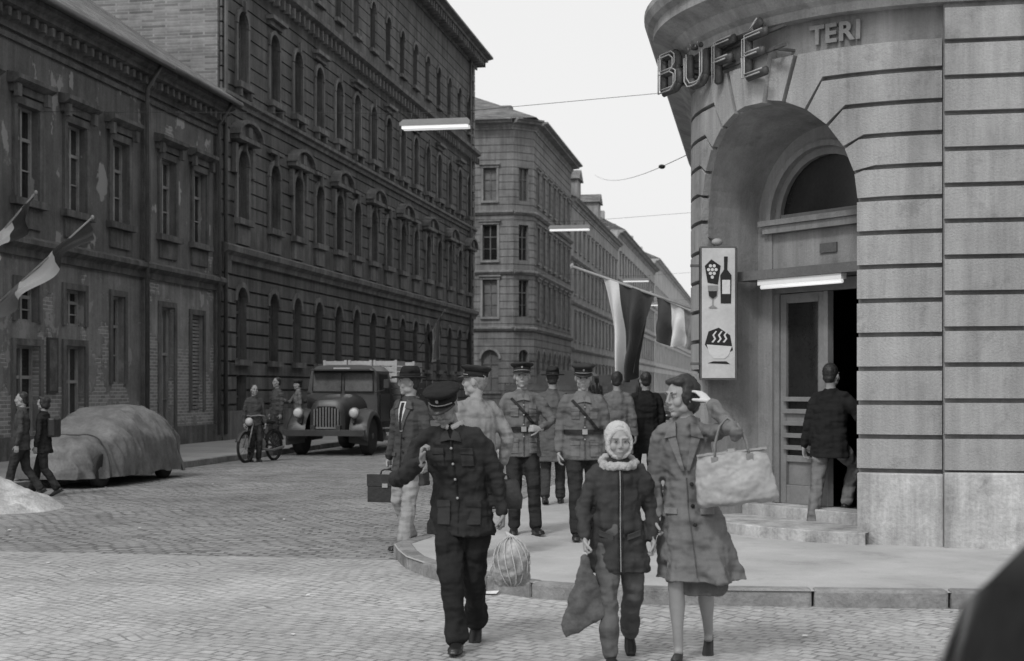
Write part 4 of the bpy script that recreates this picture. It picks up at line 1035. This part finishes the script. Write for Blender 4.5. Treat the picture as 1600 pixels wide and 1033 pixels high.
        Dd.loft([(neck+V((-.075,.02,.0)),.02,.035),(neck+V((0,.075,.02)),.02,.035),(neck+V((.075,.02,.0)),.02,.035)],xref=(0,0,1),n=8,mi=0)
    if style=='zip':
        D.block([(-.003,hem+.02),(.003,hem+.02),(.003,z_(1.4)),(-.003,z_(1.4))],0,.016,n=1,m=14,mi=4)
        for sx in (-1,1):
            D.block([(sx*.018,hem+.02),(sx*.012,hem+.02),(sx*.012,z_(1.4)),(sx*.018,z_(1.4))],0,.014,n=1,m=14,mi=1)
            D.block([(sx*.05,z_(.9)),(sx*.15,z_(.93)),(sx*.15,z_(.97)),(sx*.05,z_(.94))],0,.018,n=4,m=1,mi=0)
    if D.v: D.obj('garment_details',dmats,E,bevel=.002)
    if Dd.v: Dd.obj('buttons_and_belt',dmats,E)
    hc=neck+V((0,-.015,.152))+V(hoff)
    Mh=Matrix.Translation(hc)@Matrix.Rotation(rad(hyaw),4,'Z')@Matrix.Rotation(rad(hpitch),4,'X')@Matrix.Scale(hscale,4)
    h=MB(fn)
    e=lambda c,r,mb=h,mi=0: mb.ell(c,r,mi,Mh,18,12)
    e((0,.014,.026),(.074,.092,.096)); e((0,-.02,-.035),(.056,.064,.083 if not soft else .074)); e((0,-.055,-.098 if not soft else -.086),(.024,.026,.02))
    for sx in (-1,1):
        e((sx*.038,-.055,-.024),(.028,.026,.03)); e((sx*.03,-.073,.034),(.028,.013,.010)); e((sx*.077,.008,-.008),(.011,.02,.032)); e((sx*.010,-.092,-.028),(.008,.009,.007))
        e((sx*.046,-.01,-.065),(.018,.044,.03)); e((sx*.03,-.066,.01),(.02,.013,.016))
    nz=.7 if soft else 1
    h.loft([((0,-.08,.03),.008,.008),((0,-.08-.011*nz,.006),.009,.011),((0,-.08-.022*nz,-.02),.0105,.01)],M=Mh,n=10)
    e((0,-.076,-.055),(.024,.013,.011)); e((0,-.075,-.07),(.022,.012,.009))
    nb=Mh@V((0,.03,-.06)); h.loft([(nb,.052,.054),((nb+neck)/2,.05,.052),(neck+V((0,0,-.03)),.062,.06)])
    h.obj('head',[skin],E,remesh=.0045 if near else .008,smooth=3)
    f=MB(fn)
    for sx in (-1,1):
        e((sx*.031,-.0748,.011),(.013,.0125,.006),f,0); e((sx*.031,-.0850,.011),(.0058,.0035,.0055),f,1)
        f.loft([((sx*.018,-.0860,.0155),.0012,.0014),((sx*.031,-.0878,.0185),.0013,.0016),((sx*.045,-.080,.015),.001,.0012)],M=Mh,n=6,mi=1,xref=(0,1,0))
        if not soft: f.loft([((sx*.016,-.0862,.033),.0018,.0025),((sx*.034,-.0855,.037),.002,.003),((sx*.052,-.072,.032),.0013,.002)],M=Mh,n=6,mi=3,xref=(0,1,0))
    f.loft([((-.02,-.0835,-.062),.0018,.0018),((0,-.0885,-.0615),.0025,.0028),((.02,-.0835,-.062),.0018,.0018)],M=Mh,n=6,mi=2,xref=(0,1,0))
    f.obj('eyes_brows_lips',[EYEW,EYED,LIP,hairm],E)
    hr=MB(fn)
    if hair=='short': e((0,.032,.042),(.081,.09,.094),hr); e((0,.06,-.02),(.066,.05,.062),hr)
    if hair=='woman':
        e((0,.036,.048),(.084,.092,.094),hr); e((0,.066,-.035),(.078,.056,.08),hr); e((0,.085,.04),(.07,.055,.06),hr)
        for sx in (-1,1): e((sx*.064,.012,.01),(.027,.05,.065),hr); e((sx*.03,-.028,.098),(.042,.045,.026),hr); e((sx*.062,.03,-.045),(.024,.04,.045),hr)
    if hair!='none': hr.obj('hair',[hairm],E,remesh=.006 if near else .01,smooth=2,disp=.014,dsize=.028)
    ht=MB(fn)
    def lathe(rings,mi=0,n=28,T=Matrix()):
        vs=[];fs=[]
        for z,a,b,yo in rings:
            for i in range(n): t=2*pi*i/n; vs.append(Mh@T@V((a*cos(t),yo+b*sin(t),z)))
        for r in range(len(rings)-1):
            for i in range(n): fs.append((r*n+i,r*n+(i+1)%n,(r+1)*n+(i+1)%n,(r+1)*n+i))
        fs+=[tuple(range(n)),tuple(range((len(rings)-1)*n,len(rings)*n))]
        ht.add(vs,fs,mi,True)
    if hat=='peaked':
        T=Matrix.Rotation(rad(-6),4,'X')
        lathe([(.045,.084,.1,.012),(.05,.086,.102,.012),(.092,.088,.104,.012)],1,T=T)
        lathe([(.093,.089,.105,.012),(.112,.115,.128,.006),(.125,.12,.134,.002),(.135,.112,.124,.002),(.142,.07,.08,.01),(.143,.01,.01,.01)],0,T=T)
        n=14; vs=[];fs=[]
        for i in range(n+1):
            t=pi+pi*(.1+.8*i/n)
            a=V((.087*cos(t),.012+.103*sin(t),.05)); b_=V((.1*cos(t),.012+(.103+.065*(-sin(t))**.7)*sin(t),.05-.028*(-sin(t))))
            for p in (a,b_,b_-V((0,0,.006)),a-V((0,0,.006))): vs.append(Mh@T@p)
        for i in range(n):
            for j in range(4): fs.append((4*i+j,4*i+(j+1)%4,4*i+4+(j+1)%4,4*i+4+j))
        fs+=[(0,1,2,3),(4*n,4*n+1,4*n+2,4*n+3)]
        ht.add(vs,fs,2,True)
        ht.loft([((-.08,-.045,.056),.003,.004),((-.045,-.083,.056),.003,.004),((0,-.1,.056),.003,.004),((.045,-.083,.056),.003,.004),((.08,-.045,.056),.003,.004)],M=Mh@T,n=6,mi=3,xref=(0,1,0))
        ht.ell((0,-.095,.085),(.011,.005,.013),3,Mh@T,10,6)
    if hat=='fedora':
        lathe([(.052,.095,.11,.01),(.046,.145,.165,.0),(.056,.152,.172,0),(.062,.145,.165,0),(.066,.09,.106,.01)],0)
        lathe([(.06,.086,.104,.012),(.088,.086,.104,.012)],1)
        lathe([(.088,.085,.103,.012),(.13,.08,.094,.014),(.158,.066,.078,.016),(.165,.045,.06,.018),(.152,.02,.045,.018)],0)
    if hat=='beret': lathe([(.05,.085,.1,.012),(.08,.1,.115,.012),(.11,.1,.115,.012),(.13,.06,.07,.012),(.134,.01,.01,.01)],0)
    if hat=='bonnet':
        bn=MB(fn)
        e((0,.034,.036),(.091,.094,.1),bn); e((0,.05,-.04),(.08,.065,.075),bn)
        ringp=[((.076*cos(2*pi*i/24),-.035-.012*abs(sin(2*pi*i/24)),-.006+.093*sin(2*pi*i/24)),.018,.016) for i in range(25)]
        bn.loft(ringp,xref=(0,1,0),M=Mh,n=10,round_=False)
        bn.obj('knitted_bonnet',[gm('white_knit',.48,.12,10,.95,.9,90,dist=.01)],E,remesh=.006,smooth=2,disp=.01,dsize=.02)
    if hat and ht.v: ht.obj('hat',[cloth(hatv),cloth(hatv*.7+.004),BLK,gm('button_metal',.3)],E)
    return E,fn,Mh,neck
def briefcase(E,fn,p,w=.38,h=.27,d=.1,ang=0,v=.03):
    m=MB(lambda x,y,z: fn(p[0]+x*cos(ang)-y*sin(ang),p[1]+x*sin(ang)+y*cos(ang),p[2]+z))
    m.box(-w/2,w/2,-d/2,d/2,-h-.05,-.05,0); m.box(-w/2-.004,w/2+.004,-d/2-.008,-d/2-.001,-h*.6,-.045,0); m.box(-.03,.03,-d/2-.014,-d/2-.008,-h*.65,-h*.5,1)
    m.tube([(-.07,0,-.05),(-.06,0,-.015),(-.03,0,.0),(.03,0,.0),(.06,0,-.015),(.07,0,-.05)],.009,0)
    m.obj('briefcase',[gm('case_leather',v,.2,5,.4),gm('button_metal',.3)],E,bevel=.012)
# elderly man
E,fn,Mh,nk=person('elderly_man_in_uniform',-.31,8.78,0,head=-6,H=1.66,hem=.74,flare=.02,bw=1.1,top=.03,leg=.022,skin=SK2,hairm=HAIRG,hair='short',hat='peaked',hatv=.02,
  feet={'R':(-.0,-.2,0,-6),'L':(.06,.28,.05,28)},lean=(-.035,-.05),hyaw=-14,hpitch=30,hoff=(-.04,-.05,-.035),
  hands={'R':dict(w=(-.21,-.3,1.24),pole=(-.8,.3,-1),dir=(.1,-.25,1),palm=(.9,-.2,.1),curl=62),'L':dict(w=(.27,-.03,.87),pole=(.5,1,0),dir=(.05,-.1,-1),palm=(-1,0,0),curl=72)},
  style='tunic',near=True,drop=.015,detailv=.033,legw=1.1)
b=MB(fn); b.ell((.33,-.06,.57),(.115,.1,.155),0,n=20,m=14); b.ell((.38,-.04,.5),(.075,.08,.09),0); b.ell((.27,-.06,.5),(.07,.08,.09),0)
b.obj('bundle',[gm('bundle_paper',.32,.4,9,.9,.5,30)],E,remesh=.01,smooth=2,disp=.04,dsize=.05)
b=MB(fn)
for i in range(14):
    a=2*pi*i/14; b.tube([(.29,-.05,.765)]+[(.33+.122*sin(p)*cos(a+.3*p),-.06+.11*sin(p)*sin(a+.3*p),.57+.165*cos(p)) for p in [rad(q) for q in (14,40,65,90,115,140,165)]],.0035,0,5)
b.obj('string_net',[gm('net_cord',.5,.1)],E)
b=MB(fn); b.loft([((-.035,-.113,-.047),.006,.01),((0,-.122,-.043),.009,.014),((.035,-.113,-.047),.006,.01)],M=Mh@Matrix.Translation((0,.022,0)),n=8,xref=(0,1,0)); b.obj('moustache',[HAIRG],E)
b=MB(fn)
for sx in (-1,1): b.loft([(nk+V((sx*.068,-.0,.02)),.02,.01),(nk+V((sx*.045,-.06,.01)),.022,.01),(nk+V((sx*.012,-.085,-.01)),.018,.008)],n=8,xref=(0,0,1))
b.obj('shirt_collar',[cloth(.45)],E)
# woman
nm='woman_in_coat'
E,fn,Mh,nk=person(nm,1.05,8.4,0,head=-12,H=1.69,hem=.5,flare=.085,bw=.9,top=.15,leg=.1,hair='woman',legs='bare',
  feet={'R':(-.06,-.1,0,-6),'L':(.1,.2,.04,30)},lean=(-.02,-.02),hyaw=-48,hpitch=6,hoff=(-.02,-.01,-.008),swing=(.16,.0),front=.05,
  hands={'R':dict(w=(-.2,-.1,.87),pole=(-.5,1,0),dir=(-.05,-.15,-1),palm=(1,0,0),curl=50),
         'L':dict(w=(.13,-.12,1.57),pole=(.75,-.8,-.9),dir=(-.6,.25,.65),palm=(-.5,.3,-.8),curl=20)},
  style='coat',near=True,glove='L',detailv=.155)
b=MB(fn); b.loft([((.05,.0,.62),.18,.15),((.05,.0,.45),.185,.165),((.05,.0,.41),.18,.16)],n=24,round_=False); b.obj('skirt',[cloth(.1)],E,remesh=.012,smooth=2,disp=.03,dsize=.08)
el=JO[nm,'L'][1]; wr=JO[nm,'L'][2]; hp=el+(wr-el)*.12
tl=rad(7)
def g(x,y,z):
    x,z=x*cos(tl)-z*sin(tl),x*sin(tl)+z*cos(tl)
    return (hp.x+x*.97+y*.2, hp.y+x*-.2+y*.97, hp.z+z)
b=MB(g)
b.loft([((.0,0,-.45),.215,.06),((.0,0,-.43),.235,.09),((.0,0,-.33),.228,.09),((.0,0,-.2),.208,.055),((.0,0,-.155),.2,.024)],n=32,round_=False)
b.obj('handbag_body',[gm('pale_leather',.3,.16,4,.45,.2,25,stain=.12)],E,remesh=.007,smooth=2,disp=.045,dsize=.1)
b=MB(g)
for y in (-.03,.03):
    b.tube([(-.1,y,-.2),(-.09,y,-.1),(-.05,y*.8,.0),(0,y*.8,.045),(.05,y*.8,.0),(.09,y,-.1),(.1,y,-.2)],.008)
    b.box(-.12,-.08,y*1.4-.004,y*1.4+.004,-.27,-.17);b.box(.08,.12,y*1.4-.004,y*1.4+.004,-.27,-.17)
b.box(-.2,.2,-.03,.03,-.158,-.148,1); b.box(-.02,.02,-.035,.035,-.16,-.135,1)
b.obj('handbag_handles',[gm('handle_leather',.2),gm('button_metal',.3)],E)
# child
E,fn,Mh,nk=person('child_in_bonnet',.62,8.3,0,head=2,H=1.41,hem=.66,flare=.03,bw=1.04,top=.045,leg=.1,hair='none',hat='bonnet',soft=True,
  feet={'R':(-.07,-.16,0,-8),'L':(.12,.32,.09,40)},hyaw=4,hpitch=6,hscale=1.1,hoff=(0,0,-.01),
  hands={'R':dict(w=(-.25,-.12,.9),pole=(-.4,1,0),dir=(-.0,-.1,-1),palm=(1,0,0),curl=75),'L':dict(w=(.25,-.02,.88),pole=(.4,1,0),dir=(.1,-.1,-1),palm=(-1,0,0),curl=55)},
  style='zip',near=True,detailv=.055,legw=1.05)
b=MB(fn); b.loft([((.115*cos(2*pi*i/20),.01+.11*sin(2*pi*i/20),1.465+.035*sin(2*pi*i/20)-.02*abs(cos(2*pi*i/20))),.032,.036) for i in range(21)],n=10,xref=(0,0,1),round_=False)
b.ell((0,.13,1.43),(.13,.07,.09)); b.obj('fur_hood',[gm('hood_fur',.38,.25,14,.95,.9,80,dist=.012)],E,remesh=.008,smooth=1,disp=.026,dsize=.025)
b=MB(fn)
b.loft([((-.26,-.14,.80),.012,.012),((-.26,-.14,.7),.05,.022),((-.24,-.15,.55),.11,.03),((-.235,-.15,.4),.17,.035),((-.235,-.15,.33),.2,.03),((-.22,-.15,.3),.19,.02)],n=22,round_=False)
b.obj('cloth_bag',[gm('bag_mesh',.09,.3,10,.9,.6,60,dist=.008)],E,remesh=.008,smooth=2,disp=.045,dsize=.08)
UN=.135
person('uniformed_officer',.1,14.5,.12,head=8,H=1.74,hem=.79,flare=.015,bw=1.02,top=UN,leg=.03,hat='peaked',hatv=.04,style='uniform',detailv=.135,
  feet={'R':(-.08,.0,0,0,-10),'L':(.12,-.16,0,-6,10)},hands={'L':dict(w=(.14,-.25,1.08),pole=(1,.5,-.3),dir=(-.8,-.3,.1),palm=(0,.9,-.3),curl=50)},hyaw=-8)
person('uniformed_officer.001',.7,14.0,.12,head=4,H=1.72,hem=.79,flare=.015,bw=1.1,top=UN,leg=.03,hat='peaked',hatv=.04,style='uniform',detailv=.135,
  feet={'R':(-.09,-.18,0,-4,-6),'L':(.1,.2,.04,24)},hpitch=12,hyaw=-4)
E,fn,Mh,nk=person('man_in_hat',-1.02,14.2,.0,head=-38,H=1.8,hem=.62,flare=.02,bw=1.0,top=.06,leg=.3,hat='fedora',hatv=.025,style='suit',
  feet={'R':(-.1,.12,.02,12),'L':(.1,-.2,0,-6)},hyaw=-42,hands={'R':dict(w=(-.27,.0,.86),pole=(-.5,1,0),curl=75)},legw=1.05,detailv=.07)
briefcase(E,fn,(-.28,-.02,.76),ang=rad(20))
E,fn,Mh,nk=person('man_in_overcoat',-.32,12.4,.0,head=-140,H=1.8,hem=.55,flare=.05,bw=1.15,top=.23,leg=.07,hairm=HAIRG,hat='peaked',hatv=.03,hyaw=40,
  feet={'R':(-.1,-.1,.0,0),'L':(.1,.12,0,10)},hands={'L':dict(w=(.3,.05,.84)),'R':dict(w=(-.3,-.0,.9),curl=75)})
hx=JO['man_in_overcoat','L'][2] if JO['man_in_overcoat','L'][2].x>JO['man_in_overcoat','R'][2].x else JO['man_in_overcoat','R'][2]
m=MB(lambda a,b,c:(hx.x+a,hx.y+b,hx.z-.09+c)); m.loft([((0,0,-.3),.17,.05),((0,0,-.2),.18,.06),((0,0,-.06),.14,.04),((0,0,-.04),.12,.02)],n=20,round_=False)
m.tube([(-.07,0,-.05),(-.05,0,.0),(.05,0,.0),(.07,0,-.05)],.01,0); m.obj('leather_bag',[gm('case_leather',.03)],E)
person('pedestrian',.52,18.2,.12,head=175,H=1.74,hem=.55,flare=.03,top=.1,leg=.05,hat='fedora',hatv=.03,feet={'R':(-.09,-.15,0,0),'L':(.09,.15,.03,15)})
person('pedestrian.001',1.42,19.2,.12,head=165,H=1.72,hem=.6,flare=.03,top=.15,leg=.08,feet={'R':(-.09,-.15,0,0),'L':(.09,.15,.03,15)})
person('pedestrian.002',1.84,19.6,.12,head=190,H=1.72,hem=.6,flare=.03,bw=1.1,top=.02,leg=.03,feet={'R':(-.09,.15,.02,10),'L':(.09,-.15,0,0)})
person('man_entering_door',3.3,14.78,.12,head=140,H=1.75,hem=.76,bw=1.12,top=.02,leg=.17,lean=(0,-.02),
  feet={'R':(-.08,-.22,.2,4),'L':(.09,.2,.0,22)},hands={'R':dict(w=(-.2,-.3,1.05),pole=(-.8,.6,-.3),dir=(0,-1,.1),palm=(1,0,0)),'L':dict(w=(.27,.05,.86))})
p=pm(.3,-.5,0); person('customer_inside',p[0],p[1],.35,head=130,H=1.72,top=.03,leg=.03)
person('boy_walking',-7.2,20.9,.0,head=-80,H=1.56,hem=.78,top=.06,leg=.04,feet={'R':(-.08,.28,.05,25),'L':(.08,-.25,0,-8)})
E,fn,Mh,nk=person('girl_with_satchel',-6.98,21.2,.0,head=-95,H=1.5,hem=.74,flare=.02,top=.025,leg=.03,hair='woman',feet={'R':(-.08,-.25,0,-8),'L':(.08,.28,.05,25)})
b=MB(fn); b.box(-.15,.15,.12,.26,1.02,1.36); b.obj('satchel',[gm('case_leather',.03)],E,bevel=.03)
person('bystander',-5.62,31.0,.0,head=30,H=1.7,hem=.78,top=.07,leg=.04)
person('bystander.001',-5.62,34.0,.12,head=-50,H=1.76,hem=.62,top=.08,leg=.04)
person('bystander.002',-5.2,34.6,.12,head=-70,H=1.7,hem=.78,top=.14,leg=.04,hands={'R':dict(w=(-.15,-.4,1.25),pole=(-.5,0,-1),dir=(0,-1,0),palm=(1,0,0))},hat='beret')

# ================================================================== WORLD / LIGHT / CAMERA
w=bpy.data.worlds.new('World'); bpy.context.scene.world=w; w.use_nodes=True; nt=w.node_tree
bg=nt.nodes['Background']; sky=N(nt,'ShaderNodeTexSky',sky_type='NISHITA'); sky.sun_disc=False
EL,AZ=46,208
sky.sun_elevation=rad(EL); sky.sun_rotation=rad(AZ); sky.dust_density=5; sky.air_density=1.5
bw=N(nt,'ShaderNodeRGBToBW'); nt.links.new(sky.outputs[0],bw.inputs[0])
mx=mathn(nt,'ADD',mathn(nt,'MULTIPLY',bw.outputs[0],.2),6.1)
nt.links.new(grey(nt,mx),bg.inputs['Color']); bg.inputs['Strength'].default_value=.13
sl=bpy.data.lights.new('sun','SUN'); sl.energy=1.5; sl.angle=rad(11); sl.color=(1,1,1)
so=bpy.data.objects.new('sun',sl); bpy.context.scene.collection.objects.link(so)
az=rad(AZ); d=V((sin(az)*cos(rad(EL)),cos(az)*cos(rad(EL)),sin(rad(EL)))); so.rotation_euler=d.to_track_quat('Z','Y').to_euler(); so.location=(0,0,40)
cam=bpy.data.cameras.new('camera'); co=bpy.data.objects.new('camera',cam); bpy.context.scene.collection.objects.link(co)
co.location=(0,0,1.6); co.rotation_euler=(rad(90),0,0); cam.lens=50; cam.sensor_width=36; cam.shift_y=.0566; cam.clip_end=3000; cam.clip_start=.05
cam.dof.use_dof=True; cam.dof.focus_distance=13; cam.dof.aperture_fstop=3.6
sc=bpy.context.scene; sc.camera=co
sc.view_settings.view_transform='Standard'; sc.view_settings.look='None'; sc.view_settings.exposure=0
